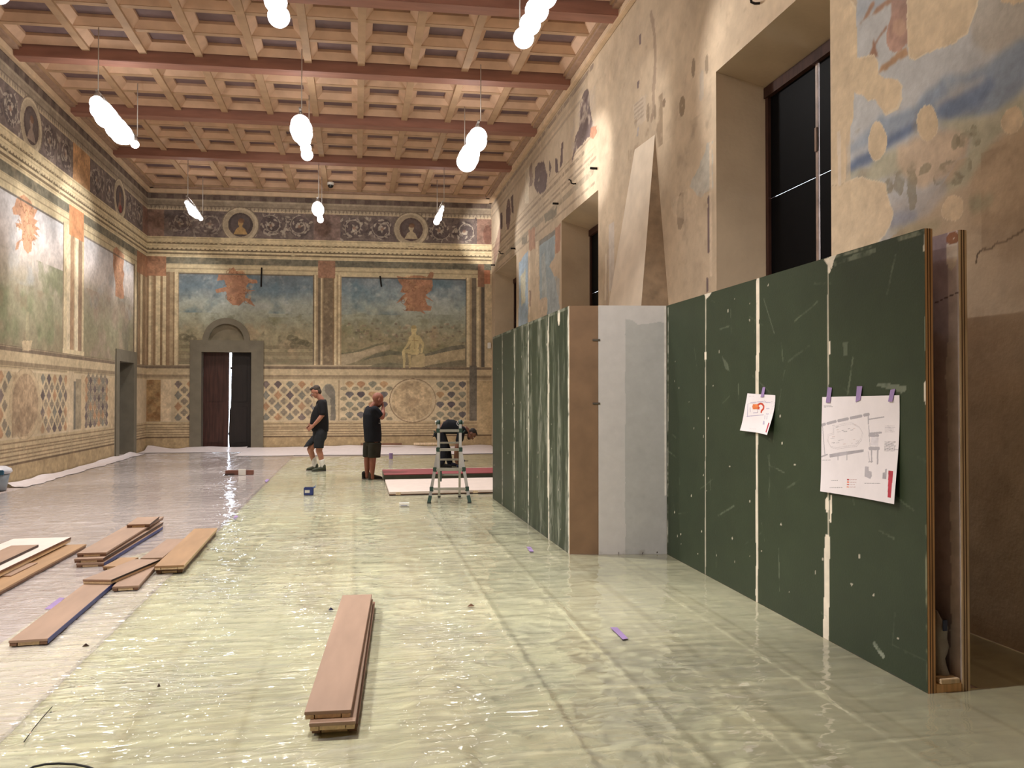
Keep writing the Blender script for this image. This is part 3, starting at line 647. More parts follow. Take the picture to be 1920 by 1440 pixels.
# rest of the room, behind the camera
m_plain = mat('lime_plaster_plain', (206, 186, 158), .85, var=.1, scale=3, bump=.2)
struct(box('wall_left_rear', XL - .3, XL, -7, 11.5, 0, 7.6, m_plain))
struct(box('wall_right_rear', XR, XR + .3, -7, 3.0, 0, 7.6, m_plain))
struct(box('wall_rear', XL - .3, XR + .3, -7.3, -7, 0, 7.6, m_plain))

# ------------------------------------------------------------------ windows of the right wall
m_reveal = mat('window_reveal_plaster', (190, 166, 132), .85, var=.06, scale=2, bump=.3, bscale=20)
m_frame = mat('window_wood', (66, 40, 30), .7, spec=.15, var=.2, stretch=(3, 3, .5))
m_black = mat('blackout_panel', (8, 8, 10), .6, var=.1, spec=.06)
m_iron = mat('dark_iron', (30, 26, 24), .5, metal=.6)
GX = XR + .55
def quad(bm, *p): bm.faces.new([bm.verts.new(Vector(q)) for q in p])
for i, (y0, y1, zh) in enumerate(WIN):
    iy0, iy1, izh, iz0 = y0 + .12, y1 - .12, zh - .2, WSILL + .1
    X1 = XR + .62
    bm = bmesh.new()
    quad(bm, (XR, y1, WSILL), (XR, y1, zh), (X1, iy1, izh), (X1, iy1, iz0)); quad(bm, (XR, y0, WSILL), (X1, iy0, iz0), (X1, iy0, izh), (XR, y0, zh))
    quad(bm, (XR, y0, zh), (X1, iy0, izh), (X1, iy1, izh), (XR, y1, zh)); quad(bm, (XR, y0, WSILL), (XR, y1, WSILL), (X1, iy1, iz0), (X1, iy0, iz0))
    w = struct(from_bm('window_%d' % (i + 1), bm, m_reveal))
    bm = bmesh.new(); ym = (iy0 + iy1) / 2; ft = .06
    for a in ((iy0, iy0 + ft), (iy1 - ft, iy1)): bx(bm, GX, GX + .09, a[0], a[1], iz0, izh)
    bx(bm, GX - .02, GX + .09, iy0, iy1, izh - .12, izh); bx(bm, GX, GX + .09, iy0, iy1, iz0, iz0 + ft)
    from_bm('window_frame', bm, m_frame, w)
    box('mullion', GX + .02, GX + .05, ym - .020, ym + .020, iz0, izh - .1, mat('mullion_wood', (150, 124, 106), .5, var=.2), w)
    zm = izh - 1.28
    for ya, yb in ((iy0 + ft, ym - .028), (ym + .028, iy1 - ft)):
        for za, zb_ in ((iz0 + ft, zm - .002), (zm + .003, izh - .12)):
            box('blackout_panel', GX + .035, GX + .05, ya, yb, za, zb_, m_black, w, .003)
    box('window_catch', GX + .005, GX + .035, ym - .02, ym + .02, zm + .25, zm + .5, mat('window_catch', (120, 92, 70), .4, metal=.5), w, .004)

# ------------------------------------------------------------------ doors
m_stone = mat('grey_sandstone', (118, 110, 90), .85, var=.07, scale=4, bump=.2, bscale=40)
m_doorL = mat('dark_red_wood', (70, 38, 30), .45, var=.25, scale=5, stretch=(4, 4, .4)); m_doorR = mat('shaded_door_wood', (30, 22, 20), .5, var=.2, scale=5, stretch=(4, 4, .4))  # shadow on the right leaf is put into its darker wood colour
SK = Matrix(((1, 0, 0, 0), (K, 1, 0, Y0B), (0, 0, 1, 0), (0, 0, 0, 1)))       # follows the slanting back wall
OX0, OX1, OZ1 = bw(356, 760)[0], bw(494, 760)[0], 3.20
bm = bmesh.new(); dp = -.04
bx(bm, OX0, DX0, dp, .0, 0, OZ1, SK); bx(bm, DX1, OX1, dp, .0, 0, OZ1, SK); bx(bm, DX0, DX1, dp, .0, DZ1, OZ1, SK)
bx(bm, DX0 - .02, DX0, 0, .5, 0, DZ1, SK); bx(bm, DX1, DX1 + .02, 0, .5, 0, DZ1, SK); bx(bm, DX0, DX1, 0, .5, DZ1, DZ1 + .02, SK)
d1 = struct(from_bm('door_1', bm, m_stone))
bm = bmesh.new(); n = 28; ro, ri = .665, .50
for a, b in zip(np.linspace(0, math.pi, n)[:-1], np.linspace(0, math.pi, n)[1:]):
    P = [(LX + r * math.cos(t), LZ + r * math.sin(t)) for r, t in ((ri, a), (ro, a), (ro, b), (ri, b))]
    F_ = [bm.verts.new(SK @ Vector((p[0], -.03, p[1]))) for p in P]; Bk = [bm.verts.new(SK @ Vector((p[0], .16, p[1]))) for p in P]
    bm.faces.new(F_); bm.faces.new((F_[1], F_[2], Bk[2], Bk[1])); bm.faces.new((F_[0], F_[3], Bk[3], Bk[0]))
from_bm('lunette_arch', bm, m_stone, d1)
bm = bmesh.new(); vs_ = [bm.verts.new(SK @ Vector((LX + (ri + .02) * math.cos(t), .12, LZ + (ri + .02) * math.sin(t)))) for t in np.linspace(0, math.pi, n)]
vs_ += [bm.verts.new(SK @ Vector((LX - ri - .02, .12, LZ - .1))), bm.verts.new(SK @ Vector((LX + ri + .02, .12, LZ - .1)))]; bm.faces.new(vs_); from_bm('lunette_back', bm, mat('lunette_plaster', (124, 112, 88), .9, var=.12, scale=4), d1)
SX = bw(428.5, 760)[0]
def leaf_door(name, x0, xe, m):     # xe: [(z, x of the free edge)]
    bm = bmesh.new(); P = [(x0, .02)] + [(x, z) for z, x in xe] + [(x0, DZ1 + .015)]
    f = [bm.verts.new(SK @ Vector((x, .26, z))) for x, z in P]; b = [bm.verts.new(SK @ Vector((x, .32, z))) for x, z in P]
    bm.faces.new(f); bm.faces.new(b[::-1])
    for i in range(len(P)): bm.faces.new((f[i], f[(i + 1) % len(P)], b[(i + 1) % len(P)], b[i]))
    o = from_bm(name, bm, m, d1)
    s = 1 if x0 < xe[0][1] else -1
    for z0, z1 in ((.2, 1.25), (1.4, 2.65)):
        xa, xb = sorted((x0 + s * .14, xe[0][1] - s * .14)); box('door_panel', xa, xb, .245, .262, z0, z1, m, o, .008, SK)
    return o
leaf_door('door_leaf', DX0 + .005, [(.02, SX - .05), (.4, SX - .045), (1.0, SX - .03), (1.25, SX - .03), (DZ1 + .015, SX - .02)], m_doorL)
leaf_door('door_leaf', DX1 - .005, [(.02, SX - .01), (.42, SX - .03), (.45, SX - .04), (.55, SX - .025), (1.18, SX - .008), (1.24, SX + .02), (2.36, SX + .04), (2.38, SX + .0), (2.42, SX + .0), (2.44, SX + .042), (DZ1 + .015, SX + .048)], m_doorR)
bm = bmesh.new()
quad(bm, (XL, EY0, 0), (XL - .55, EY0, 0), (XL - .55, EY0, EZ), (XL, EY0, EZ)); quad(bm, (XL, EY1, 0), (XL - .55, EY1, 0), (XL - .55, EY1, EZ), (XL, EY1, EZ)); quad(bm, (XL, EY0, EZ), (XL - .55, EY0, EZ), (XL - .55, EY1, EZ), (XL, EY1, EZ))
bx(bm, XL, XL + .03, EY0 - .28, EY0, 0, EZ + .3); bx(bm, XL, XL + .03, EY1, EY1 + .28, 0, EZ + .3); bx(bm, XL, XL + .03, EY0, EY1, EZ, EZ + .3)
d2 = struct(from_bm('door_2', bm, m_stone))
box('door_leaf', XL - .5, XL - .44, EY0 + .02, EY1 - .02, 0, EZ, m_doorR, d2)
box('door_handle', XL - .44, XL - .40, EY0 + .15, EY0 + .2, 1.0, 1.15, m_iron, d2, .004)

# ------------------------------------------------------------------ coffered ceiling
m_rib = mat('ceiling_rib_wood', (184, 146, 106), .7, var=.08, scale=3); m_slope = mat('coffer_slope_wood', (206, 164, 128), .7, var=.08, scale=3)
m_pan = mat('coffer_panel_paint', (116, 90, 90), .75, var=.12, scale=3); m_beam = mat('ceiling_beam_wood', (158, 104, 82), .65, var=.1, scale=3, stretch=(.5, 3, 3))
SKC = Matrix(((1, 0, 0, 0), (K, 1, 0, 0), (0, 0, 1, 0), (0, 0, 0, 1)))
beams = [6.25, 9.11, 11.97, 14.79, 17.62, 20.58]; BW = .29
VEND = Y0B - .02
ribs = [-5.576 + .943 * i for i in range(11)]; RW = .13
bays = [(b + BW, (beams[i + 1] if i + 1 < len(beams) else VEND - .25)) for i, b in enumerate(beams)]
bm = bmesh.new(); pan_faces = []
XC = [XL + .18] + ribs[1:-1] + [XR - .18]
cross = []
for v0, v1 in bays:
    rows = np.linspace(v0, v1, 4); cross += [rows[1], rows[2]]
    for ra, rb in zip(rows, rows[1:]):
        for ca, cb in zip(XC, XC[1:]):
            x0, x1 = ca + RW / 2, cb - RW / 2; y0, y1 = ra + .045, rb - .045; ins = .115; z0, z1 = 7.66, 7.765
            o_ = [SKC @ Vector(p) for p in ((x0, y0, z0), (x1, y0, z0), (x1, y1, z0), (x0, y1, z0))]
            m_ = [SKC @ Vector(p) for p in ((x0 + ins, y0 + ins, z1), (x1 - ins, y0 + ins, z1), (x1 - ins, y1 - ins, z1), (x0 + ins, y1 - ins, z1))]
            t_ = [p + Vector((0, 0, .05)) for p in m_]
            O, Mi, T = [[bm.verts.new(p) for p in q] for q in (o_, m_, t_)]
            for i in range(4):
                bm.faces.new((O[i], O[(i + 1) % 4], Mi[(i + 1) % 4], Mi[i])); bm.faces.new((Mi[i], Mi[(i + 1) % 4], T[(i + 1) % 4], T[i]))
            f = bm.faces.new(T); f.material_index = 1
bx(bm, XL - .4, XR + .4, -7.3, beams[0] + .1, 7.58, 7.7, SKC)
bx(bm, XL - .4, XR + .4, beams[0], VEND + 1.2, 7.98, 8.1, SKC)
ceiling = struct(from_bm('ceiling', bm, m_slope)); ceiling.data.materials.append(m_pan)
for x in (XL - .3, XR): struct(box('ceiling_edge', x, x + .3, 5.0, Y0B + 1.0, 7.55, 8.1, m_slope, ceiling))
box('ceiling_edge', XL - .3, XR + .3, VEND, VEND + .3, 7.55, 8.1, m_slope, ceiling, 0, SKC)
for b in beams: box('beam', XL + .02, XR - .02, b, b + BW, 7.47, 7.99, m_beam, ceiling, .01, SKC)
for v0, v1 in bays:
    for x in XC[1:-1]:
        bm = bmesh.new(); bx(bm, x - RW / 2, x + RW / 2, v0 - .02, v1 + .02, 7.61, 7.99, SKC); from_bm('rib', bm, m_rib, ceiling)
for v in cross:
    box('cross_rib', XC[0], XC[-1], v - .05, v + .05, 7.655, 7.99, m_rib, ceiling, 0, SKC)
m_trim = mat('ceiling_trim_wood', (216, 184, 144), .65, var=.08, scale=4); m_trim2 = mat('ceiling_trim_dark', (168, 134, 108), .7, var=.1)
def trim(n, x0, x1, y0, y1, dx, dy, M=None):
    t = struct(box('trim_%d' % n, x0, x1, y0, y1, 7.45, 7.57, m_trim, None, .012, M)); box('trim_fillet', x0 + min(dx, 0) * .1, x1 + max(dx, 0) * .1, y0 + dy * .1, y1, 7.57, 7.62, m_trim2, t, 0, M); box('trim_fascia', x0 + min(dx, 0) * .14, x1 + max(dx, 0) * .14, y0 + dy * .14, y1, 7.62, 7.99, m_rib, t, 0, M)
trim(1, XL, XL + .10, 4, VEND + .3, 1, 0); trim(2, XR - .10, XR, 4, VEND - .2, -1, 0); trim(3, XL, XR, VEND - .10, VEND + .02, 0, -1, SKC)

# ------------------------------------------------------------------ floor, underlay, plastic film
floor = struct(box('floor', XL - .6, XR + .9, -7.3, Y0B + 1.6, -.2, .0005, mat('grey_floor', (190, 172, 164), .5, var=.08, scale=.8)))
def under_wall(x, y):
    h = np.zeros(np.shape(x), bool)
    h |= (x > 3.022 + (y - 3.795) * .0166) & (x < 3.33) & (y > 3.81) & (y < 7.64)
    h |= (x > 2.115) & (x < 2.40) & (y > 7.80) & (y < 12.20)
    h |= (x > 2.38) & (x < 3.12) & (y > 7.63 - (x - 3.07) * .155) & (y < 7.80)
    h |= (x > 3.60) & (y > 9.85) & (y < 11.85)
    return h
ux = np.arange(-2.24, XR - .005, .03); uy = np.arange(-2, 21.3, .06)
cu = Canvas(ux, uy, (226, 223, 178))
for i in range(-1, 14):
    x = -1.58 + i * .52
    cu.rect(x, x + .26, -2, 21.3, (222, 224, 180), .35); cu.rect(x - .012, x + .02, -2, 21.3, (186, 178, 130), .45)
cu.blotch(-1.6, 4.1, -2, 21.3, (206, 208, 170), 1.0, .5, .6, 77); cu.rect(.3, .62, 3.6, 19, (226, 220, 178), .5); cu.rect(-.45, -.2, 6, 20, (196, 186, 140), .4)
und = cu.mesh('underlay_sheet', lambda S, Z: (S, Z, np.full_like(S, .002)), hole=lambda s, z: ((s < -1.58) & (z > 8.7 + .25 * np.sin(s * 9))) | under_wall(s, z), m=painted('foam_underlay', rough=.7, var=.03, bump=.05))
tag(und, 'pale yellow green foam underlay laid in strips across the right of the floor', 'underlay')
def film_mat(name, haze, tint, rough, calm_x=0):
    m = bpy.data.materials.new(name); m.use_nodes = True; N, L = m.node_tree.nodes, m.node_tree.links
    for n in list(N): N.remove(n)
    tr = N.new('ShaderNodeBsdfTransparent'); tr.inputs[0].default_value = (.94, .94, .93, 1)
    df = N.new('ShaderNodeBsdfDiffuse'); df.inputs[0].default_value = (*tint, 1)
    gl = N.new('ShaderNodeBsdfGlossy'); gl.inputs['Roughness'].default_value = rough; gl.inputs[0].default_value = (1, 1, 1, 1)
    tc = N.new('ShaderNodeTexCoord')
    def math_(op, a_, b_=None, c_=None):
        n = N.new('ShaderNodeMath'); n.operation = op
        for i, v in enumerate((a_, b_, c_)):
            if v is None: continue
            if isinstance(v, (int, float)): n.inputs[i].default_value = v
            else: L.new(v, n.inputs[i])
        return n.outputs[0]
    def creases(sc, rot, dist, p, detail=1.0):
        mp = N.new('ShaderNodeMapping'); mp.inputs['Rotation'].default_value = (0, 0, rot); mp.inputs['Scale'].default_value = sc; L.new(tc.outputs['Object'], mp.inputs[0])
        nz = N.new('ShaderNodeTexNoise'); nz.inputs['Scale'].default_value = 1.0; nz.inputs['Detail'].default_value = detail; nz.inputs['Distortion'].default_value = dist; L.new(mp.outputs[0], nz.inputs['Vector'])
        r_ = math_('ABSOLUTE', math_('MULTIPLY_ADD', nz.outputs['Fac'], 4.0, -2.0)); return math_('POWER', math_('SUBTRACT', 1.0, math_('MINIMUM', r_, 1.0)), p)
    k1 = creases((1.0, 6.5, 1), .10, .9, 5.0); k2 = creases((2.6, 11, 1), -.25, 1.2, 4.0); k3 = creases((3.2, 3.6, 1), .8, 1.5, 6.0)
    zone = N.new('ShaderNodeTexNoise'); zone.inputs['Scale'].default_value = .55; zone.inputs['Detail'].default_value = 1; L.new(tc.outputs['Object'], zone.inputs['Vector'])
    zf = math_('MAXIMUM', math_('MULTIPLY_ADD', zone.outputs['Fac'], 3.2, -.9), .22)
    if calm_x:
        sx = N.new('ShaderNodeSeparateXYZ'); L.new(tc.outputs['Object'], sx.inputs[0])
        zf = math_('MULTIPLY', zf, math_('MAXIMUM', math_('MULTIPLY_ADD', sx.outputs[0], -.40, 1.25), .25)) if calm_x == 1 else zf
    ks = math_('MULTIPLY', math_('ADD', math_('ADD', k1, math_('MULTIPLY', k2, .6)), math_('MULTIPLY', k3, .7)), math_('MINIMUM', zf, 1.6))
    bp = N.new('ShaderNodeBump'); bp.inputs['Strength'].default_value = 1.0; bp.inputs['Distance'].default_value = .0022
    L.new(ks, bp.inputs['Height']); L.new(bp.outputs[0], gl.inputs['Normal'])
    fr = N.new('ShaderNodeFresnel'); fr.inputs['IOR'].default_value = 1.45; L.new(bp.outputs[0], fr.inputs['Normal'])
    hz = N.new('ShaderNodeMath'); hz.operation = 'MULTIPLY_ADD'; hz.inputs[1].default_value = .10; hz.inputs[2].default_value = haze; L.new(ks, hz.inputs[0])
    m1 = N.new('ShaderNodeMixShader'); L.new(hz.outputs[0], m1.inputs[0]); L.new(tr.outputs[0], m1.inputs[1]); L.new(df.outputs[0], m1.inputs[2])
    mul = N.new('ShaderNodeMath'); mul.operation = 'MULTIPLY_ADD'; mul.inputs[1].default_value = 1.0; mul.inputs[2].default_value = .03; L.new(fr.outputs[0], mul.inputs[0])
    cl = N.new('ShaderNodeClamp'); L.new(mul.outputs[0], cl.inputs[0])
    m2 = N.new('ShaderNodeMixShader'); L.new(cl.outputs[0], m2.inputs[0]); L.new(m1.outputs[0], m2.inputs[1]); L.new(gl.outputs[0], m2.inputs[2])
    o = N.new('ShaderNodeOutputMaterial'); L.new(m2.outputs[0], o.inputs[0])
    return m
def ridge(x, y, seed, p=2.5): return (1 - abs(2 * vnoise(x, y, seed) - 1)) ** p
def film(name, x0, x1, y0, y1, m, calm, seed, folds):
    X = np.arange(x0, x1 + .001, .022); Y = [y0]
    while Y[-1] < y1: Y.append(Y[-1] + max(.011, .0050 * abs(Y[-1])))
    Y = np.array(Y); SX_, SY_ = np.meshgrid(X, Y)
    wx = SX_ + .18 * (fbm(SX_ * .9, SY_ * .9, seed + 50, 3) - .5); wy = SY_ + .30 * (fbm(SX_ * .7, SY_ * .7, seed + 60, 3) - .5) + .05 * SX_
    amp = .35 + .9 * fbm(SX_ * .5, SY_ * .5, seed + 70, 2); amp = amp * calm(SX_, SY_)
    h = .0050 * ridge(wx * 1.1, wy * 6.5, seed, 6) + .0036 * ridge(wx * 2.6, wy * 13, seed + 1, 5) + .0022 * ridge(wx * 5, wy * 21, seed + 2, 3)
    h += .0030 * ridge(wx * 3.4 + wy * 2.2, wy * 4.5 - wx * 2.0, seed + 3, 6) + .0018 * ridge(wx * 8 - wy * 4, wy * 8 + wx * 5, seed + 4, 4)
    h *= amp * 2.3
    for fx, fw in folds: h += .0045 * np.exp(-((SX_ - fx - .03 * (fbm(SY_ * .6, SY_ * 0, seed + 9) - .5)) / fw) ** 2)
    for fy in np.arange(1.5, y1, 1.37): h += .003 * np.exp(-((SY_ - fy - .06 * SX_) / .02) ** 2)
    z = np.clip(.004 + h, .004, .030)
    for (fa, fb, fc, fd) in ((-.98, -.36, 3.6, 6.1), (-5.8, -2.0, 4.8, 9.4), (-9, 9, 10.9, 30)): z = np.where((SX_ > fa) & (SX_ < fb) & (SY_ > fc) & (SY_ < fd), np.minimum(z, .0115 if fc > 10 else .017), z)
    ny, nx = SX_.shape; idx = np.arange(ny * nx).reshape(ny, nx); q = np.stack([idx[:-1, :-1], idx[:-1, 1:], idx[1:, 1:], idx[1:, :-1]], -1)
    q = q[~under_wall((SX_[1:, 1:] + SX_[:-1, :-1]) / 2, (SY_[1:, 1:] + SY_[:-1, :-1]) / 2)].reshape(-1, 4)
    me = bpy.data.meshes.new(name); me.vertices.add(ny * nx); me.vertices.foreach_set('co', np.stack([SX_, SY_, z], -1).astype(np.float32).ravel())
    me.loops.add(q.size); me.loops.foreach_set('vertex_index', q.astype(np.int32).ravel()); me.polygons.add(len(q)); me.polygons.foreach_set('loop_start', (np.arange(len(q)) * 4).astype(np.int32))
    me.update(calc_edges=True)
    return link(name, me, m, None, True)
fr_ = film('plastic_film', -1.62, XR - .02, -1.5, 21.45, film_mat('clear_film', .06, (.92, .91, .86), .035, 1), lambda x, y: np.clip(1.15 - .30 * np.clip(x - .3, 0, 3.5), .30, 1.15), 100, [(-.95, .015), (-.02, .02), (1.0, .012), (1.5, .012), (1.93, .012), (2.45, .015)])
tag(fr_, 'shiny clear plastic film wrinkled over the yellow green underlay', 'plastic film')
fl_ = film('plastic_film', XL + .30, -1.59, -1.5, 23.35, film_mat('milky_film', .34, (.88, .80, .78), .04), lambda x, y: .8 + 0 * x, 200, [(-2.6, .02), (-3.6, .02), (-4.6, .02)])
tag(fl_, 'shiny pinkish plastic film stretched over the grey floor on the left', 'plastic film')
# bunched white sheeting along the back wall and the left wall
def sheeting(name, pts, width, h, seed, nrm):
    bm = bmesh.new(); rows = []; n = 9; rg = random.Random(seed)
    m_ = int((Vector(pts[-1]) - Vector(pts[0])).length / .09)
    for i in range(m_ + 1):
        t = i / m_; p = Vector(pts[0]).lerp(Vector(pts[-1]), t); row = []
        hh = h * (.25 + 1.2 * vnoise(np.array([i * .12]), np.array([seed * 1.0]), 3)[0]); wv = .12 * (vnoise(np.array([i * .3]), np.array([2.0]), seed)[0] - .5)
        for j in range(n):
            s = j / (n - 1); z = .016 + hh * max(0, 1 - s * 3.2) ** .8 + .03 * h / .1 * vnoise(np.array([i * .25]), np.array([j * 1.3]), seed + 2)[0] * (1 - s)
            row.append(bm.verts.new(p + Vector(nrm) * (s * width + wv * s + .03) + Vector((0, 0, z))))
        rows.append(row)
    for a, b in zip(rows, rows[1:]):
        for j in range(n - 1): bm.faces.new((a[j], b[j], b[j + 1], a[j + 1]))
    return from_bm(name, bm, mat('white_sheeting', (226, 214, 214), .35, var=.04, spec=.5), None, True)
o = sheeting('plastic_sheeting', [(-3.1, Y0B - 3.1 * K, 0), (XR - .03, Y0B + XR * K, 0)], 2.6, .10, 3, (0, -1, 0)); tag(o, 'white plastic sheeting bunched along the base of the back wall', 'plastic sheeting')
o = sheeting('plastic_sheeting', [(XL + .05, Y0B + XL * K, 0), (-3.1, Y0B - 3.1 * K, 0)], 1.1, .09, 8, (0, -1, 0)); tag(o, 'rumpled white plastic sheeting before the dark double door', 'plastic sheeting')
o = sheeting('plastic_sheeting', [(XL, 15.2, 0), (XL, 23.2, 0)], .30, .05, 5, (1, 0, 0)); tag(o, 'thin plastic sheeting turned up along the left wall', 'plastic sheeting')

# ------------------------------------------------------------------ temporary partition walls
m_ply = mat('laminated_timber', (222, 172, 108), .6, var=.16, scale=6, stretch=(6, 6, .5)); m_plyp = mat('pale_timber', (222, 194, 152), .65, var=.14, scale=6, stretch=(6, 6, .6))
class Wl:      # vertical plane through two floor points; s from A to B, o outwards (towards the left of A->B seen from above = camera side)
    def __init__(self, A, B):
        self.A = np.array([A[0], A[1], 0.]); d = np.array([B[0] - A[0], B[1] - A[1], 0.]); self.L = np.linalg.norm(d); self.d = d / self.L
        self.n = np.array([-self.d[1], self.d[0], 0.]); 
        if self.n @ (np.array([0, 0, 0]) - self.A) < 0: self.n = -self.n
        self.M = Matrix(((self.d[0], self.n[0], 0, self.A[0]), (self.d[1], self.n[1], 0, self.A[1]), (0, 0, 1, 0), (0, 0, 0, 1)))
    def px(self, x, y):
        d = ray(x, y); t = ((self.A - _C) @ self.n) / (d @ self.n); p = _C + d * t - self.A
        return (p @ self.d, p[2])
    def fn(self, off=0.0):
        return lambda S, Z: (self.A[0] + self.d[0] * S + self.n[0] * off, self.A[1] + self.d[1] * S + self.n[1] * off, Z)
PH = 2.5
WR = Wl((3.071, 7.602), (3.008, 3.795)); WLf = Wl((2.084, 12.22), (2.110, 7.789))
GREEN = (46, 58, 37); FILL = (226, 214, 194)
def scratch(c, s0, s1, z0, z1, n, seed, col=(150, 156, 136), a=.35):
    rg = random.Random(seed)
    for i in range(n):
        s, z = rg.uniform(s0, s1), rg.uniform(z0, z1); an = rg.choice((rg.uniform(-.5, .5), rg.uniform(1.2, 1.9))); l = rg.uniform(.05, .35)
        c.line([(s, z), (s + l * math.cos(an), z + l * math.sin(an))], rg.uniform(.008, .018), col, a * rg.uniform(.4, 1), .3, .01, worn=.45)
    for i in range(n):
        c.ell(rg.uniform(s0, s1), rg.uniform(z0, z1), rg.uniform(.004, .012), rg.uniform(.004, .014), FILL, .8)
def faces(W, n, paint, root, m, step, names, labels=None):
    ss = np.linspace(0, W.L, int(W.L / step)); edges = [W.L * i / n for i in range(n + 1)] if isinstance(n, int) else n
    cv = Canvas(ss, np.linspace(0.004, PH, int(PH / step)), GREEN); cv.col = np.empty_like(cv.col); cv.col[:] = np.array(GREEN) / 255.; cv.col *= (1 + .18 * (cv.big - .5) + .1 * (cv.med - .5))[..., None]
    paint(cv)
    for a, b in zip(edges, edges[1:]):
        i0, i1 = np.searchsorted(ss, [a - 1e-6, b + 1e-6]); i1 = min(i1 + 1, len(ss)); sub = Canvas.__new__(Canvas)
        sub.s, sub.z = ss[i0:i1], cv.z; sub.S, sub.Z = cv.S[:, i0:i1], cv.Z[:, i0:i1]; sub.col = cv.col[:, i0:i1]
        o = sub.mesh(names, W.fn(.001), m); o.parent = root
m_green = painted('green_paint', rough=.55, var=.05, scale=5, bump=.08, bscale=80, spec=.35)
# --- right partition
pr = thing('partition_wall', 'tall dark green partition of four boards with plans taped on, its near end open', 'partition wall')
sm = [WR.px(x, 900)[0] for x in (1323, 1420, 1553)]
def paint_right(c):
    for x, w in ((1323, .016), (1420, .028), (1553, .014)): c.line([WR.px(x, 480), WR.px(x, 1290)], w, (200, 190, 170), .85, .2, .004, worn=.2)
    c.line([WR.px(1421, 524), WR.px(1420, 738)], .05, FILL, 1, .15, .012); c.line([WR.px(1419, 812), WR.px(1419, 1128)], .03, FILL, 1, .15, .008)
    c.line([WR.px(1551, 1010), WR.px(1549, 1198)], .062, FILL, 1, .15, .015); c.line([WR.px(1558, 930), WR.px(1556, 975)], .02, FILL, 1, .2, .02); c.ell(*WR.px(1551, 947), .022, .05, FILL, 1, wob=.3); c.ell(*WR.px(1556, 652), .012, .05, FILL, 1, wob=.3); c.line([WR.px(1324, 540), WR.px(1322, 1075)], .014, (190, 182, 164), .7)
    c.poly([WR.px(*q) for q in ((1546, 486), (1572, 477), (1566, 488), (1560, 505), (1552, 498))], FILL, 1, .15, .02); c.ell(*WR.px(1555, 503), .02, .03, FILL)
    c.poly([WR.px(*q) for q in ((1320, 550), (1336, 546), (1330, 556), (1324, 562))], FILL, .95, .15, .02); c.rect(WR.px(1321, 665)[0], WR.px(1325, 665)[0], WR.px(1323, 674)[1], WR.px(1323, 660)[1], FILL)
    c.line([WR.px(1735, 440), WR.px(1733, 470)], .012, FILL, .8, .2, .01); c.line([WR.px(1734, 592), WR.px(1735, 655)], .008, (190, 196, 170), .7); c.ell(*WR.px(1737, 735), .018, .06, FILL, 1, wob=.4); c.line([WR.px(1738, 985), WR.px(1739, 1300)], .02, (190, 176, 140), .5, worn=.5)
    c.line([WR.px(1736, 433), WR.px(1556, 485)], .02, (190, 186, 166), .5, worn=.5); c.line([WR.px(1252, 1036), WR.px(1253, 578)], .02, (196, 192, 180), .8, worn=.42)
    c.poly([WR.px(*q) for q in ((1640, 722), (1655, 716), (1700, 722), (1700, 732), (1690, 736), (1665, 728))], (142, 148, 132), .6, .4, .02, worn=.35)
    c.poly([WR.px(*q) for q in ((1580, 640), (1590, 638), (1590, 665), (1582, 668))], (130, 136, 118), .45, .4, .02, worn=.4); c.poly([WR.px(*q) for q in ((1354, 668), (1364, 680), (1368, 695), (1360, 690))], (124, 130, 112), .5, .4, .02)
    c.line([WR.px(1432, 560), WR.px(1452, 625)], .008, (130, 136, 118), .5); c.line([WR.px(1640, 1208), WR.px(1656, 1230)], .03, (190, 194, 178), .6, worn=.4); c.line([WR.px(1566, 494), WR.px(1640, 470)], .03, (150, 154, 136), .5, worn=.45)
    scratch(c, 0, WR.L, .1, 2.45, 44, 5)
faces(WR, [0] + sm + [WR.L], paint_right, pr, m_green, .0085, 'green_board')
box('ply_backing', 0, WR.L, -.048, 0, 0, PH, m_ply, pr, .002, WR.M)
# inner face of the far skin, lilac with a ragged pale edge
ss = np.linspace(0, WR.L - .004, 360); c = Canvas(ss, np.linspace(.06, PH, 300), (176, 160, 168))
zz = np.linspace(0, PH, 60); rg = random.Random(3)
edge = [(WR.L + .1, 0)] + [(WR.L - .055 - .015 * rg.random() - .04 * vnoise(np.array([z * 4]), np.array([0.]), 6)[0], z) for z in zz] + [(WR.L + .1, PH)]
c.poly(edge, (220, 206, 204), 1, .1, .02); c.ell(WR.L - .055, 2.37, .045, .10, (236, 226, 212), 1, wob=.4); c.ell(WR.L - .04, 2.46, .05, .03, (168, 112, 80), .9, wob=.6); c.line([(WR.L - .2, 2.12), (WR.L, 2.16)], .006, (80, 60, 60), .8)
o = c.mesh('inner_face', WR.fn(-.206), painted('inner_plaster', bump=.1)); o.parent = pr
box('ply_backing', 0, WR.L, -.257, -.208, 0, PH, m_plyp, pr, .002, WR.M)
for a in (.05, .95, 1.9, 2.85): box('stud', a, a + .05, -.208, -.048, .05, PH - .02, m_ply, pr, .002, WR.M)
box('bottom_plate', 0, WR.L, -.205, -.05, 0, .05, m_ply, pr, .003, WR.M); box('batten', WR.L - .05, WR.L + .012, -.185, -.07, .052, .078, m_plyp, pr, .003, WR.M)
for of in (-.018, -.033, -.225, -.24): box('edge_lamination', WR.L - .001, WR.L + .0015, of, of + .005, 0, PH, mat('dark_lamination', (96, 62, 36), .7), pr, 0, WR.M)
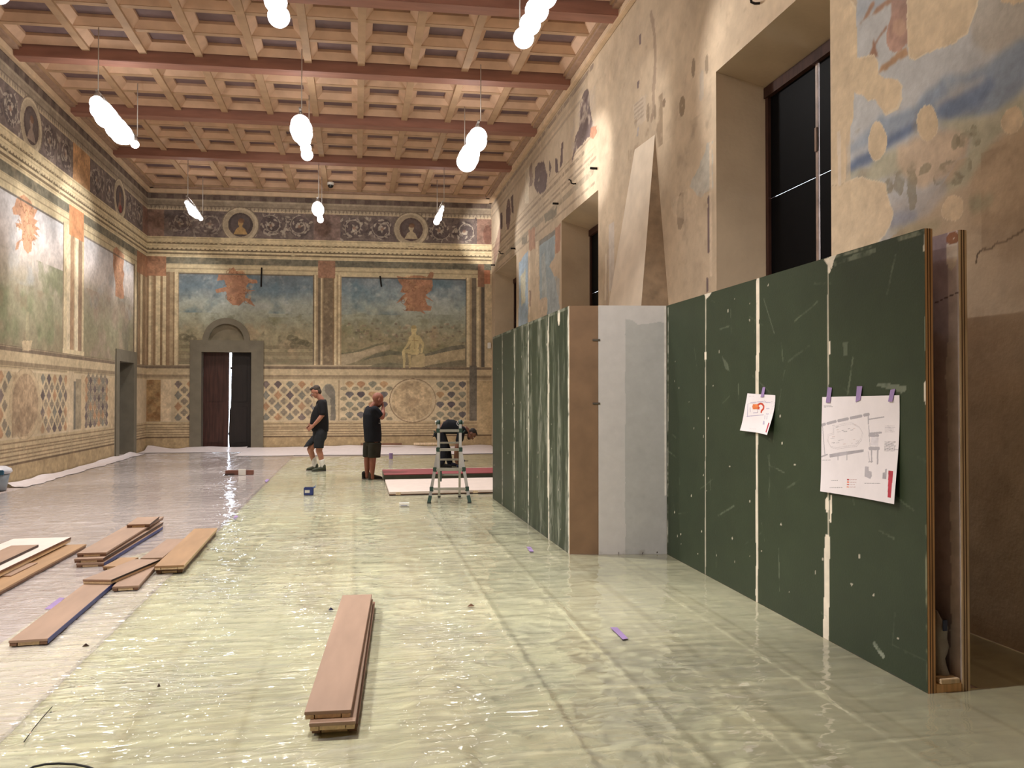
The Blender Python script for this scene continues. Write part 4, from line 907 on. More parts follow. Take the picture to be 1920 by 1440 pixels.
# --- left partition with its return
pl = thing('partition_wall', 'scuffed green partition of five boards with brown and white return, farther from camera', 'partition wall')
sm2 = [WLf.px(x, 800)[0] for x in (942, 964.4, 991, 1029)]
def paint_left(c):
    c.col *= .92
    L_ = WLf.L
    for x, w, sp in ((942, .02, .06), (964.4, .03, .12), (991, .04, .20), (1029, .05, .26), (1066, .03, .22), (980, .0, .16), (1012, 0, .16), (1048, 0, .1)):
        s = WLf.px(x, 800)[0]; sl = c.sl(s - sp * 2, s + sp * 2, 0, PH)
        d = np.abs(c.S[sl] - s) / sp; st = fbm(c.S[sl] * 10, c.Z[sl] * 1.6, int(x), 4); fl = fbm(c.S[sl] * 40, c.Z[sl] * 9, int(x) + 5, 3)
        k = np.clip((st - .30 - .10 * d) * 3.2, 0, 1) * np.clip(1.5 - d, 0, 1) * np.clip((fl - .25) * 3, 0, 1)
        c.put(sl, k, (166, 164, 150), .62)
        if w: c.line([(s, 0), (s, PH)], w, (214, 206, 188), .9, .3, .02, worn=.38)
    c.line([(L_ - .012, 0), (L_ - .012, PH)], .04, (218, 210, 194), .9, .2, .015, worn=.25)
    s = WLf.px(1029, 800)[0]; c.line([(s - .03, .5), (s - .02, 2.3)], .07, (206, 198, 180), .75, .3, .03, worn=.3); c.ell(WLf.px(1048, 585)[0], 2.42, .05, .09, FILL, .9, wob=.4)
    c.line([(0, PH - .01), (L_, PH - .01)], .03, (150, 150, 134), .6, worn=.45)
    scratch(c, 0, L_, .1, 2.4, 30, 9)
faces(WLf, [0] + sm2 + [WLf.L], paint_left, pl, m_green, .012, 'green_board')
box('ply_backing', 0, WLf.L, -.045, 0, 0, PH, m_ply, pl, .002, WLf.M); box('ply_backing', 0, WLf.L, -.28, -.24, 0, PH, m_plyp, pl, .002, WLf.M)
WB = Wl((2.112, 7.786), (2.386, 7.712)); WW = Wl((2.388, 7.710), (3.069, 7.606))
box('brown_hardboard_panel', 0, WB.L, -.03, 0, 0, PH, mat('hardboard', (134, 100, 66), .6, var=.07, scale=5, bump=.05), pl, .002, WB.M)
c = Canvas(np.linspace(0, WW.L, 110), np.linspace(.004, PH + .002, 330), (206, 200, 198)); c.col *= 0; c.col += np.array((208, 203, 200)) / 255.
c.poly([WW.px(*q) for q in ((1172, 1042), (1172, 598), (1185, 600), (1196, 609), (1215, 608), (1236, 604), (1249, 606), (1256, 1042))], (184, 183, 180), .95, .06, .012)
c.line([(WW.L - .012, .6), (WW.L - .012, PH)], .02, (232, 226, 216), .9); c.blotch(0, WW.L, .004, .05, (150, 142, 130), 9, .5, .5)
for q in ((1205, 1037), (1232, 1036), (1160, 1037)): c.ell(*WW.px(*q), .006, .008, (60, 50, 44))
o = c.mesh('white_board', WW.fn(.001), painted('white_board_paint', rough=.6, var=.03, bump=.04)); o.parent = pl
box('ply_backing', 0, WW.L, -.03, 0, 0, PH, m_plyp, pl, .002, WW.M)
for y in (638, 757): 
    z = WB.px(1120, y)[1]; box('steel_bracket', WB.L - .055, WB.L + .02, 0, .008, z - .008, z + .012, mat('dull_steel', (120, 112, 100), .4, metal=.8), pl, .002, WB.M)

# ------------------------------------------------------------------ plans taped to the partition
def sheet(px4, cv, name, label, bulge):
    cs = [np.array(WR.px(*q)) for q in px4]      # tl, tr, br, bl
    def fn(S, Z):
        u, v = S, 1 - Z; out = []
        P = [(1 - u) * (1 - v) * cs[0][i] + u * (1 - v) * cs[1][i] + u * v * cs[2][i] + (1 - u) * v * cs[3][i] for i in (0, 1)]
        off = .005 + bulge * (v ** 1.6) * (.35 + .65 * np.abs(2 * u - 1) ** 1.5) + .004 * np.sin(5 * v + 3 * u)
        return tuple(WR.A[i] + WR.d[i] * P[0] + WR.n[i] * off for i in (0, 1)) + (P[1],)
    o = cv.mesh(name, fn, painted('printed_paper', rough=.6, var=.02, bump=.03))
    return tag(o, label, 'plan drawing')
PAPER = (236, 228, 232); GR = (176, 170, 178)
def newpaper(n):
    c = Canvas(np.linspace(0, 1, n), np.linspace(0, 1, n), PAPER); c.col[:] = np.array(PAPER) / 255.; return c
c = newpaper(300)
U = lambda x, y: ((x - 905) / 800., 1 - (y - 182) / (985. + 125 * (x - 905) / 800.))
def bar2(x0, y0, x1, y1, w, col=GR): c.line([U(x0, y0), U(x1, y1)], w, col, 1, .05)
for q in ((908, 476, 945, 467), (975, 460, 1068, 440), (1100, 434, 1202, 415), (1235, 408, 1342, 388), (1375, 380, 1415, 372)): bar2(*q, .03)
bar2(1412, 372, 1412, 470, .016); bar2(1416, 490, 1420, 600, .010); bar2(1416, 425, 1562, 402, .012); bar2(1420, 600, 1428, 720, .006)
bar2(918, 490, 945, 780, .010); bar2(910, 806, 972, 784, .016)
c.poly([U(*q) for q in ((995, 782), (1120, 762), (1360, 735), (1360, 760), (1130, 800), (1000, 818))], GR); 
for x in (1090, 1185): bar2(x, 790, x, 842, .010)
bar2(1422, 572, 1536, 562, .018); bar2(1422, 592, 1505, 592, .026); bar2(1425, 725, 1512, 725, .034); bar2(1442, 740, 1446, 865, .016); bar2(1505, 740, 1508, 880, .02); bar2(1410, 760, 1425, 865, .006); bar2(1415, 865, 1455, 860, .01); c.rect(U(1435, 600)[0], U(1510, 600)[0], U(1500, 700)[1], U(1500, 610)[1], (212, 206, 214), .8)
for k in range(2):
    cc = [(1040, 500), (1130, 470), (1240, 455), (1320, 500), (1350, 560), (1330, 630), (1280, 690), (1180, 700), (1080, 715), (1010, 700), (975, 640), (980, 575), (1040, 560), (1040, 500)]
    c.line([U(x + 8 * k, y + 14 * k) for x, y in cc], .005, (206, 198, 204), .9)
rg = random.Random(4)
for i in range(22):
    x, y = rg.uniform(1000, 1320), rg.uniform(480, 680); bar2(x, y, x + rg.uniform(10, 40), y - 4, .006, rg.choice(((170, 164, 172), (206, 198, 204), (216, 196, 196))))
def texts(x, y, n, w, dy=13, col=(140, 134, 142)):
    for i in range(n):
        xx = x
        while xx < x + w * rg.uniform(.7, 1):
            l = rg.uniform(4, 14); bar2(xx, y + i * dy, xx + l, y + i * dy, .0045, col); xx += l + 4
texts(928, 272, 2, 112, 14, (110, 106, 112)); texts(1572, 495, 5, 100, 15, (190, 182, 190)); texts(1572, 660, 8, 120, 13, (120, 116, 122)); texts(915, 842, 1, 110); texts(1020, 1055, 1, 80); texts(1008, 1130, 1, 150); texts(1380, 1085, 1, 210)
c.poly([U(*q) for q in ((1378, 912), (1416, 912), (1420, 955), (1450, 965), (1455, 1010), (1440, 1040), (1378, 1015))], GR); c.poly([U(*q) for q in ((1590, 935), (1607, 935), (1607, 1040), (1567, 1035), (1567, 975), (1588, 970))], GR)
c.poly([U(*q) for q in ((1623, 952), (1672, 955), (1668, 1228), (1635, 1224))], (196, 62, 78))
for i, cc in enumerate(((190, 56, 60), (232, 120, 90), (214, 84, 72), (240, 150, 120))): c.poly([U(*q) for q in ((1190, 1042 + 25 * i), (1213, 1044 + 25 * i), (1213, 1056 + 25 * i), (1190, 1054 + 25 * i))], cc); texts(1222, 1050 + 25 * i, 1, 70, 13, (190, 150, 150))
sheet(((1543, 744.5), (1688, 741), (1688, 945), (1546, 921)), c, 'plan_sheet', 'large white sheet printed with a grey floor plan, taped by three purple strips', .030)
c = newpaper(170)
U = lambda x, y: ((x - 128 + (y - 152) * .06) / 288., 1 - (y - 152 - (x - 128) * .06) / (392. + 15 * (x - 128) / 288.))
for q in ((172, 250, 230, 243), (240, 240, 300, 234), (312, 230, 326, 246), (145, 262, 150, 395), (330, 245, 366, 244), (145, 392, 175, 388), (180, 388, 300, 372), (328, 308, 356, 306), (328, 362, 354, 362), (316, 380, 318, 415), (340, 380, 342, 415), (170, 300, 172, 345), (200, 355, 240, 352)): bar2(*q, .018, (176, 166, 196))
c.poly([U(*q) for q in ((196, 266), (240, 264), (252, 268), (258, 315), (196, 318), (190, 290))], (226, 122, 66)); c.line([U(*q) for q in ((250, 268), (268, 256), (288, 262), (302, 285), (298, 310), (280, 330), (276, 345))], .05, (206, 66, 42)); c.poly([U(*q) for q in ((245, 290), (262, 292), (258, 318), (240, 318))], (212, 76, 44))
c.line([U(150, 262), U(316, 246)], .006, (150, 146, 150)); c.line([U(240, 318), U(240, 350)], .01, (150, 110, 110))
texts(372, 232, 10, 30, 14, (176, 168, 176)); texts(150, 182, 1, 50, 10); texts(180, 520, 1, 60, 10, (190, 184, 190)); c.poly([U(*q) for q in ((305, 432), (318, 436), (326, 470), (302, 472))], (170, 164, 190)); c.poly([U(*q) for q in ((368, 450), (384, 452), (376, 550), (359, 546))], (186, 52, 74))
sheet(((1402.5, 737.5), (1455, 741), (1452, 815.5), (1398.5, 807)), c, 'plan_sheet', 'small white sheet with an orange marked plan, hung by one purple strip', .05)
m_tape = mat('purple_tape', (150, 120, 178), .6, var=.05)
for q, lb in ((((1431, 726), (1436, 726), (1435, 744), (1429, 745)), 'purple tape strip holding the small plan sheet'), (((1553, 726), (1561, 727), (1560, 755), (1552, 755)), 'purple tape strip on the left top corner of the large plan sheet'), (((1608, 724), (1618, 724), (1617, 750), (1608, 754)), 'purple tape strip at the top middle of the large plan sheet'), (((1671, 731), (1680, 729), (1677, 753), (1669, 753)), 'purple tape strip at the right top corner of the large plan sheet')):
    P = [WR.px(*a) for a in q]; bm = bmesh.new()
    for of in (.0130, .0138): bm.faces.new([bm.verts.new(WR.M @ Vector((s, of - (.009 if k < 2 else 0), z))) for k, (s, z) in enumerate(P)])
    tag(from_bm('tape_strip', bm, m_tape), lb, 'tape', 'purple tape strips on the plan sheets')
# white sensor on the back wall, iron rods, pegs
m_white = mat('white_plastic', (226, 222, 212), .45, var=.03)
x, z = bw(917, 648); box_ = box('wall_sensor', x - .05, x + .05, -.05, 0, z - .09, z + .09, m_white, None, .01, SK); tag(box_, 'small white sensor box on the back wall beside the green partition', 'sensor')
for (a, b), lb in ((((491, 502), (490, 538)), 'thin black iron rod fixed above the left landscape painting'), (((712.5, 518), (715, 538)), 'thin black iron rod fixed above the right landscape painting')):
    p, q = bw(*a), bw(*b); tag(tube_obj('iron_rod', [SK @ Vector((p[0], -.03, p[1])), SK @ Vector((q[0], -.05, q[1]))], .022, m_iron), lb, 'rod')
for i, (px, py, hk) in enumerate(((1119, 316, 0), (1080, 342, 1), (1047, 382, 0), (966, 466, 0), (944, 474, 1), (928, 497, 0), (1424, 2, 1))):
    y, z = rw(px, py); P = [(XR + .02, y, z), (XR - .12, y, z)] if not hk else [(XR + .02, y, z - .02), (XR - .05, y, z - .03), (XR - .09, y, z - .02), (XR - .11, y - .02, z + .03), (XR - .15, y - .02, z + .04)]
    lb = ('black iron peg at the upper left corner of the middle window', 'hooked iron pin between the middle window and the blue fresco', 'black iron peg above the left edge of the middle window', 'black iron peg above the right edge of the farthest window', 'hooked iron pin above the farthest window', 'black iron peg above the far left edge of the farthest window', 'hooked iron pin over the nearest dark window')[i] if i else 'black iron peg above the right edge of the middle window'
    if i == 1: lb = 'hooked iron pin above the middle window'
    tag(tube_obj('iron_hook' if hk else 'iron_peg', P, .022 if not hk else .014, m_iron), lb, 'hook' if hk else 'peg', 'iron pegs and hooks in the right wall')
# fireplace hood
HP = dict(tr=(XR, 10.48, 5.22), tl=(XR, 11.30, 5.26), br=(3.72, 10.08, 2.83), bl=(3.72, 11.55, 2.83))
ext = lambda a, b, z: tuple(np.array(b) + (np.array(b) - np.array(a)) * ((b[2] - z) / (a[2] - b[2])))
br, bl = ext(HP['tr'], HP['br'], 1.95), ext(HP['tl'], HP['bl'], 1.95)
hood = thing('fireplace_hood', 'pale tapering plaster chimney hood standing out from the right wall', 'chimney hood')
bm = bmesh.new(); quad(bm, HP['tr'], HP['tl'], bl, br); from_bm('front_slope', bm, mat('hood_plaster', (222, 204, 178), .85, var=.06, scale=3, bump=.15), hood)
m_flank = mat('hood_plaster_shaded', (150, 124, 92), .9, var=.14, scale=7, bump=.5, bscale=18)  # flank turned from the lamps: its shade is put into this darker plaster colour
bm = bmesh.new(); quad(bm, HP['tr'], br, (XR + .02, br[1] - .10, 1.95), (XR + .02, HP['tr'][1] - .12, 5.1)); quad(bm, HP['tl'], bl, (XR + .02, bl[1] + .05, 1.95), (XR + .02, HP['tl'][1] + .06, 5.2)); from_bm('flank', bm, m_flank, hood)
box('mantel', br[0] - .06, XR, br[1] - .15, bl[1] + .15, 1.8, 1.95, mat('mantel_stone', (190, 176, 150), .8), hood, .01); box('jamb', br[0] + .1, XR, br[1] - .05, br[1] + .2, 0, 1.8, m_stone, hood, .01); box('jamb', br[0] + .1, XR, bl[1] - .2, bl[1] + .05, 0, 1.8, m_stone, hood, .01)

# ------------------------------------------------------------------ suspended lamp bars
m_bulb = emitter('lamp_glow', (1.0, .95, .93), 3.4); m_steel = mat('lamp_steel', (200, 196, 190), .35, metal=.7); m_wire = mat('suspension_wire', (206, 200, 192), .5, metal=.3)
def aim(l, tgt): l.rotation_euler = (Vector(tgt) - l.location).to_track_quat('-Z', 'Y').to_euler()
def lamp_light(kind, name, loc, W, parent, tgt=None, ang=1.2, blend=.6, size=.08):
    d = bpy.data.lights.new(name, kind); d.energy = W; d.color = LAMP_COLOR; d.shadow_soft_size = size
    if kind == 'SPOT': d.spot_size = ang; d.spot_blend = blend
    o = bpy.data.objects.new(name, d); COL.objects.link(o); o.location = loc
    if tgt is not None: aim(o, tgt)
    o.parent = parent; o.matrix_parent_inverse = parent.matrix_world.inverted()
def lampbar(X, Y, label, L_, heads, spots, floorW, glow, grp='hanging lamp bars'):
    t = thing('hanging_lamp_bar', label, 'hanging lamp', (X, Y, 6.6), 0, grp); bpy.context.view_layer.update()
    for s in (-1, 1): tube_obj('suspension_wire', [(.03, s * L_ / 2, .02), (.03, s * L_ / 2, 1.05)], .009, m_wire, t, 6)
    box('light_bar', -.02, .02, -L_ / 2, L_ / 2, .0, .035, m_steel, t, .006)
    for hy, r in heads:
        h = from_bm('lamp_head', tube(bmesh.new(), [(0, hy, 0), (0, hy, -.05), (0, hy, -.09)], [.03, .05, .055], 12), m_steel, t, True)
        bm = bmesh.new(); bmesh.ops.create_uvsphere(bm, u_segments=18, v_segments=12, radius=r, matrix=Matrix.Translation((0, hy, -.09 - r * .8))); from_bm('bulb', bm, m_bulb, h, True)
    for tgt, ang, W in spots: lamp_light('SPOT', 'wall_spot', (X, Y, 6.06), W, t, tgt, ang)
    if floorW: lamp_light('SPOT', 'floor_spot', (X, Y - .3, 6.06), floorW, t, (X + (1.6 if X < -3 else (-1.3 if X > 1 else 0)), Y - 1.2, 0), 1.9, .8)
    if glow: lamp_light('POINT', 'bare_glow', (X, Y, 6.75), glow, t)
XL3 = (-4.2, -.97, 2.2)
lwp = lambda x, y: (XL, *lw(x, y)); rwp = lambda x, y: (XR, *rw(x, y)); PW, PF, PG = P_WALL, P_FLOOR, P_GLOW
lampbar(XL3[0], 15.35, 'blazing lamp bar hanging nearest the left wall', 2.4, [(-1.15, .12), (-.95, .17), (-.65, .19), (-.3, .17), (-.05, .19), (.25, .19), (.5, .15), (1.15, .08)], [(lwp(30, 600), 1.7, PW * .15), (lwp(110, 740), 1.3, PW * .4)], PF, PG)
lampbar(XL3[1], 15.45, 'blazing lamp bar hanging at the centre of the ceiling', 2.2, [(-.95, .17), (-.75, .2), (-.5, .19), (-.2, .13), (.05, .13), (.6, .11), (1.0, .12)], [((-1.5, 24.3, 2.5), 1.5, PW * 1.0), (lwp(142, 425), .42, PW * 2.6), (lwp(110, 520), 1.0, PW * 1.5), (rwp(1117, 305), .34, PW * 2.6), (rwp(1135, 250), .8, PW * .8)], PF, PG)
lampbar(XL3[2], 15.5, 'blazing lamp bar hanging near the right wall, second from the camera', 2.2, [(-.95, .17), (-.75, .2), (-.5, .15), (.05, .19), (.3, .21), (.55, .21), (.8, .15)], [(rwp(1160, 180), 1.5, PW * .15)], PF * .6, PG)
lampbar(XL3[0], 22.3, 'lamp bar hanging before the frieze over the dark double door', 2.0, [(-.95, .06), (-.7, .08), (-.45, .10), (-.2, .12), (.05, .11), (.3, .10), (.6, .07), (.9, .06)], [(lwp(235, 560), 1.0, PW * .3), ((-4.9, 24.5, 4.4), 1.2, PW * .22)], PF * .8, PG * .5)
lampbar(XL3[1], 21.8, 'lamp bar hanging before the frieze at the centre of the back wall', 1.9, [(-.9, .13), (-.7, .16), (-.5, .15), (.3, .07), (.55, .08), (.8, .09)], [], PF * .8, PG * .5)
lampbar(XL3[2], 21.5, 'lamp bar of small bulbs hanging before the right end of the back wall', 1.8, [(-.85, .04), (-.6, .06), (-.35, .06), (-.05, .08), (.25, .1), (.5, .08), (.75, .09)], [(rwp(925, 440), .8, PW * .8), (rwp(990, 450), 1.0, PW * .4)], PF * .6, PG * .5)
for i, Y in enumerate((9.75, 3.9)):
    for j, X in enumerate(XL3):
        sp = []
        if j == 2: sp = [((XR, Y - 3.2, 4.8), 1.4, PW * (.38 if i == 0 else .15)), ((XR, Y + 1.5, 5.2), 1.3, PW * .12)]
        if j == 0: sp = [((XL, Y + 1.5, 4.6), 1.4, PW * .3)]
        if i == 1 and j < 2: sp = sp + [((2.6, 7.8, 1.0), 1.0, PW * (1.5, 1.2)[j])]
        lampbar(X, Y, ('lamp bar at the top edge of the picture by the right wall' if (i, j) == (0, 2) else 'lamp bar hanging out of sight overhead toward the camera'), 2.2, [(-.9, .15), (-.5, .16), (-.1, .15), (.3, .14), (.7, .14)], sp, PF * ((1.1, 1.1, .35)[j] if i == 0 else (1.2, 1.0, 0)[j]), PG, 'hanging lamp bars' if (i, j) == (0, 2) else 'lamp bars out of sight overhead')
# ceiling camera
t = thing('ceiling_camera', 'small dark dome camera under a ceiling rib above the central far lamps', 'security camera', tuple(at(620, 344, 7.6)))
from_bm('mount', tube(bmesh.new(), [(0, 0, .02), (0, 0, -.05)], [.10, .09], 16), m_white, t)
bm = bmesh.new(); bmesh.ops.create_uvsphere(bm, u_segments=16, v_segments=10, radius=.085, matrix=Matrix.Translation((0, 0, -.05))); from_bm('dome', bm, mat('smoked_dome', (24, 22, 22), .15), t, True)

# ------------------------------------------------------------------ floor planks and boards
m_ven = mat('plank_face_rosy', (166, 132, 106), .5, var=.07, scale=3, stretch=(3, .6, 3)); m_gold = mat('plank_face_golden', (172, 130, 82), .5, var=.08, scale=3, stretch=(3, .6, 3))
m_core = mat('plank_core', (222, 190, 142), .7, var=.1, scale=8, stretch=(8, .8, 8)); m_lath = mat('plank_lath', (126, 86, 58), .65, var=.12, scale=6)
m_dark = mat('plank_dark_edge', (62, 38, 26), .6, var=.15); m_bluet = mat('blue_tape', (52, 62, 124), .6, var=.06); m_whit = mat('white_board_face', (226, 208, 196), .55, var=.03)
def plank(F0, F1, B0, B1, z, label, group=None, face=None, t1=.016, t2=.020, edge=None, laths=True, blue=False, width=None, smudge=False):
    """F0,F1: front-left/right and B0,B1: back-left/right top corners as photo points; z: height of the top face"""
    f0, f1, b0, b1 = [at(q[0], q[1], z) for q in (F0, F1, B0, B1)]
    f, b = (f0 + f1) / 2, (b0 + b1) / 2; d = b - f; L_ = np.linalg.norm(d); d /= L_
    s = np.array([d[1], -d[0], 0]); W_ = width or (abs((f1 - f0) @ s) + abs((b1 - b0) @ s)) / 2
    t = thing('floor_plank', label, 'plank', (f[0], f[1], z - t1 - t2), math.atan2(-d[0], d[1]), group)
    fm = face or m_ven
    v = box('face_layer', -W_ / 2, W_ / 2, 0, L_, t2, t1 + t2, fm, t, .0015)
    if edge: box('edge_strip', W_ / 2 - .001, W_ / 2 + .0015, 0, L_, t2 if not blue else .004, t1 + t2 - .001, edge, t)
    if laths:
        w = W_ * .22
        box('core', -W_ / 2 + w, W_ / 2 - w, .006, L_ - .006, 0, t2, m_core, t, .001)
        box('edge_lath', -W_ / 2 + .004, -W_ / 2 + w - .004, .002, L_ - .006, 0, t2, m_lath if not laths == 2 else m_core, t, .001); box('edge_lath', W_ / 2 - w + .004, W_ / 2 - .004, .002, L_ - .006, 0, t2, m_lath if not laths == 2 else m_core, t, .001)
    else: box('core', -W_ / 2 + .003, W_ / 2 - .003, .003, L_ - .003, 0, t2, m_core, t, .001)
    return t
G1, G2, G3, G4 = 'planks stacked in the middle foreground', 'planks in the long stack on the left', 'planks lying across each other on the left', 'boards at the left edge of the picture'
H = .014
plank((578, 1360), (676, 1358), (652, 1130), (700, 1128), H + .036, 'bottom plank of the foreground stack, jutting out at the right', G1, m_lath, laths=True)
plank((579, 1356), (667, 1353), (646, 1124), (699, 1122), H + .073, 'middle plank of the foreground stack, shifted toward the camera', G1, laths=2)
plank((571, 1334), (658, 1332), (642, 1116), (697, 1114), H + .110, 'rosy brown top plank of the foreground stack', G1, edge=m_lath, laths=2)
plank((143.5, 1056), (194, 1056), (262, 990), (307, 986), H + .036, 'blue edged bottom plank of the long stack on the left', G2, edge=m_bluet, blue=True)
plank((143.5, 1047), (189, 1048), (262, 980), (308, 979), H + .072, 'middle plank of the long stack on the left', G2, edge=m_dark)
plank((149.5, 1037), (193.5, 1036), (262, 969), (310, 969), H + .108, 'long brown plank under the short one, with pencil marks', G2)
plank((240, 982.5), (279, 983.5), (258, 969), (298, 969.5), H + .144, 'short plank lying on the far end of the long stack', G2, edge=m_dark)
plank((19, 1200), (87, 1199), (163, 1090), (216, 1090), H + .036, 'long plank with a blue taped edge at the lower left', G3, edge=m_bluet, blue=True)
plank((209, 1101), (261, 1097), (252, 1060), (297, 1056), H + .036, 'short rosy plank half under the crossing plank', G3)
plank((198, 1062), (222, 1062), (222, 1045), (264, 1045), H + .030, 'golden plank end peeping out behind the crossing plank', G3, m_gold)
plank((158, 1085.5), (206, 1088), (252, 1048), (300, 1049), H + .075, 'slanting plank with black edge laid across the others', G3, edge=mat('black_edge', (28, 20, 18), .5), laths=False)
plank((268, 1046), (300, 1046), (310, 1010.5), (352, 1010), H + .036, 'rosy plank lying flush against the golden plank', G3)
plank((294, 1067), (341, 1067), (366, 996), (407, 995), H + .034, 'lower plank beneath the golden one', G3, m_lath)
plank((293.5, 1060), (341, 1061), (363, 990.5), (409, 990.5), H + .072, 'golden brown plank with cream edge at the right of the left piles', G3, m_gold, edge=m_core, laths=2)
plank((-90, 1118), (0, 1108), (110, 1021), (160, 1021), H + .036, 'golden board under the white one at the left edge', G4, m_gold)
plank((-60, 1095), (52, 1066), (12, 1066), (85, 1046), H + .045, 'rosy plank lying on the golden board at the left edge', G4, t1=.008, t2=.001)
plank((-150, 1082), (2, 1068), (28, 1008), (131, 1009), H + .100, 'wide white board at the left edge with a brown piece on it', G4, m_whit, t1=.022, t2=.030, edge=m_lath, laths=False)
plank((-80, 1066), (-5, 1058), (24, 1022), (69, 1022), H + .124, 'brown plank lying on top of the wide white board', G4, t1=.022, t2=.002, edge=m_dark, laths=False)
# low pile of boards behind the ladder
def slab(name, label, q0, q1, yb, x1, z0, z1, mtop, medge, edge_label=None):
    a = at(q0, q1, z1); b = at(q0, yb, z1); 
    t = thing(name, label, 'board', (a[0], a[1], z0)); L_ = x1 - a[0]; D = b[1] - a[1]
    box('face_layer', 0, L_, 0, D, (z1 - z0) * .25, z1 - z0, mtop, t, .003); box('edge_frame', .002, L_ - .002, .002, D - .002, 0, (z1 - z0) * .26, medge, t, .002)
    for x in (.1, L_ * .5, L_ - .2): box('edge_batten', x, x + .08, -.003, .01, 0, (z1 - z0) * .8, m_plyp, t)
    return t
slab('board', 'large white board lying flat behind the stepladder', 730, 922.5, 899, 3.2, .016, .066, m_whit, m_lath)
p0 = at(720, 890, .14); p1 = at(720, 880.5, .14)
t = thing('board', 'dark edged board with a crimson face lying behind the white board', 'board', (p0[0], p0[1], .016)); L_ = 3.2 - p0[0]; D = p1[1] - p0[1]
box('crimson_face', 0, L_, 0, D, .112, .124, mat('crimson_paint', (150, 44, 56), .45, var=.06), t, .002); box('dark_green_edge', .002, L_, .002, D, 0, .112, mat('dark_green_edge_paint', (66, 70, 56), .5, var=.1), t, .002); box('white_rim', -.004, L_, D, D + .03, .06, .13, m_whit, t, .002)

# ------------------------------------------------------------------ articulated ladder
m_alu = mat('ladder_aluminium', (186, 182, 172), .32, metal=.75, var=.06); m_grn = mat('ladder_green', (30, 62, 50), .45, var=.06); m_rub = mat('black_rubber', (24, 24, 24), .7)
lc = at(842.5, 944.5); vd = np.array([lc[0], lc[1]]); lr = math.atan2(-vd[0], vd[1])
t = thing('stepladder', 'grey aluminium folding stepladder with green joints and flared feet', 'ladder', (lc[0], lc[1], .016), lr)
hw = lambda z: .168 if z > .76 else .168 + (.76 - z) * .168
fy = lambda z: .24 * z / 1.19      # front legs lean back towards the hinge
ry = lambda z: .62 - (.62 - .25) * z / 1.19
for s in (-1, 1):
    bm = bmesh.new(); bar(bm, (s * hw(.0) * 1.0, fy(.02), .02), (s * hw(.76), fy(.76), .76), .045, .03, (0, 1, 0)); from_bm('outer_rail', bm, m_alu, t)
    bm = bmesh.new(); bar(bm, (s * .165, fy(.45), .45), (s * .165, fy(1.17), 1.17), .036, .03, (0, 1, 0)); from_bm('inner_rail', bm, m_alu, t)
    bm = bmesh.new(); bar(bm, (s * .158, ry(.0), .0), (s * .158, ry(1.15), 1.15), .034, .026, (0, 1, 0)); from_bm('rear_rail', bm, m_alu, t)
    bm = bmesh.new(); bar(bm, (s * hw(0) * 1.02, fy(0), .0), (s * hw(.1), fy(.1), .10), .052, .05, (0, 1, 0)); f = from_bm('foot', bm, m_grn, t); box('rubber_pad', s * hw(0) - .03, s * hw(0) + .03, -.025, .03, -.004, .012, m_rub, f, .003)
    box('rear_foot', s * .158 - .022, s * .158 + .022, .60, .65, 0, .03, m_rub, t, .003)
    h = from_bm('hinge', tube(bmesh.new(), [(s * .165 - .028, .25, 1.17), (s * .165 + .028, .25, 1.17)], .042, 16), m_grn, t, True); from_bm('hinge_knob', tube(bmesh.new(), [(s * .165 + s * .028, .25, 1.17), (s * .165 + s * .05, .25, 1.17)], .028, 12), m_alu, h, True)
    for z in (1.05, .77, .48, .197):
        w = hw(z); box('joint_block', s * w - .028, s * w + .028, fy(z) - .026, fy(z) + .026, z - .035, z + .035, m_grn, t, .006)
    tube_obj('lock_lever', [(s * .2, fy(1.05), 1.02), (s * .235, fy(1.05) - .01, 1.05)], .009, m_grn, t)
for z in (1.05, .77, .48, .197):
    w = hw(z); box('rung', -w, w, fy(z) - .022, fy(z) + .022, z - .020, z + .020, m_alu, t, .006)
for z in (.86, .60, .36, .13): box('rear_rung', -.158, .158, ry(z) - .018, ry(z) + .018, z - .014, z + .014, m_alu, t, .004)
box('spreader', -.135, -.115, fy(.4), ry(.4), .30, .46, m_grn, t, .004)

# ------------------------------------------------------------------ small things on the floor
def part(o, p): o.parent = p; return o
p = at(579, 929); t = thing('open_box', 'small open blue carton on the plastic left of the bald man', 'box', (p[0], p[1], .013), -.05)
m_blue = mat('blue_carton', (34, 56, 128), .5); m_bd = mat('carton_inside', (20, 20, 26), .7)
bm = bmesh.new(); w, d, h = .145, .12, .115
for a in ((-w / 2, w / 2, -d / 2, -d / 2 + .006, 0, h), (-w / 2, w / 2, d / 2 - .006, d / 2, 0, h), (-w / 2, -w / 2 + .006, -d / 2, d / 2, 0, h), (w / 2 - .006, w / 2, -d / 2, d / 2, 0, h), (-w / 2, w / 2, -d / 2, d / 2, 0, .006)): bx(bm, *a)
from_bm('carton_body', bm, m_blue, t); box('white_label', -.055, .02, -d / 2 - .002, -d / 2, .035, .08, m_white, t); bm = bmesh.new(); bar(bm, (w / 2, 0, h), (w / 2 + .035, 0, h + .03), .006, .1, (0, 1, 0)); bx(bm, w / 2 - .006, w / 2 + .03, -.06, .06, h, h + .004); from_bm('flap', bm, mat('blue_carton_flap', (70, 110, 180), .5), t)
p = at(758, 951); t = thing('paper_packet', 'small white printed packet lying in front of the low boards', 'packet', (p[0], p[1], .013), 0)
box('packet_body', -.07, .07, -.04, .05, 0, .05, mat('white_packet', (222, 218, 206), .6), t, .004); box('dark_opening', -.055, .06, .04, .056, .045, .053, m_bd, t); box('printed_band', -.05, .04, -.042, -.04, .008, .018, mat('grey_print', (120, 124, 150), .6), t)
p = at(450, 891.5); t = thing('wood_offcut', 'flat brown wooden offcut on the left film by the daylight streak', 'wood offcut', (p[0], p[1], .013), -.1)
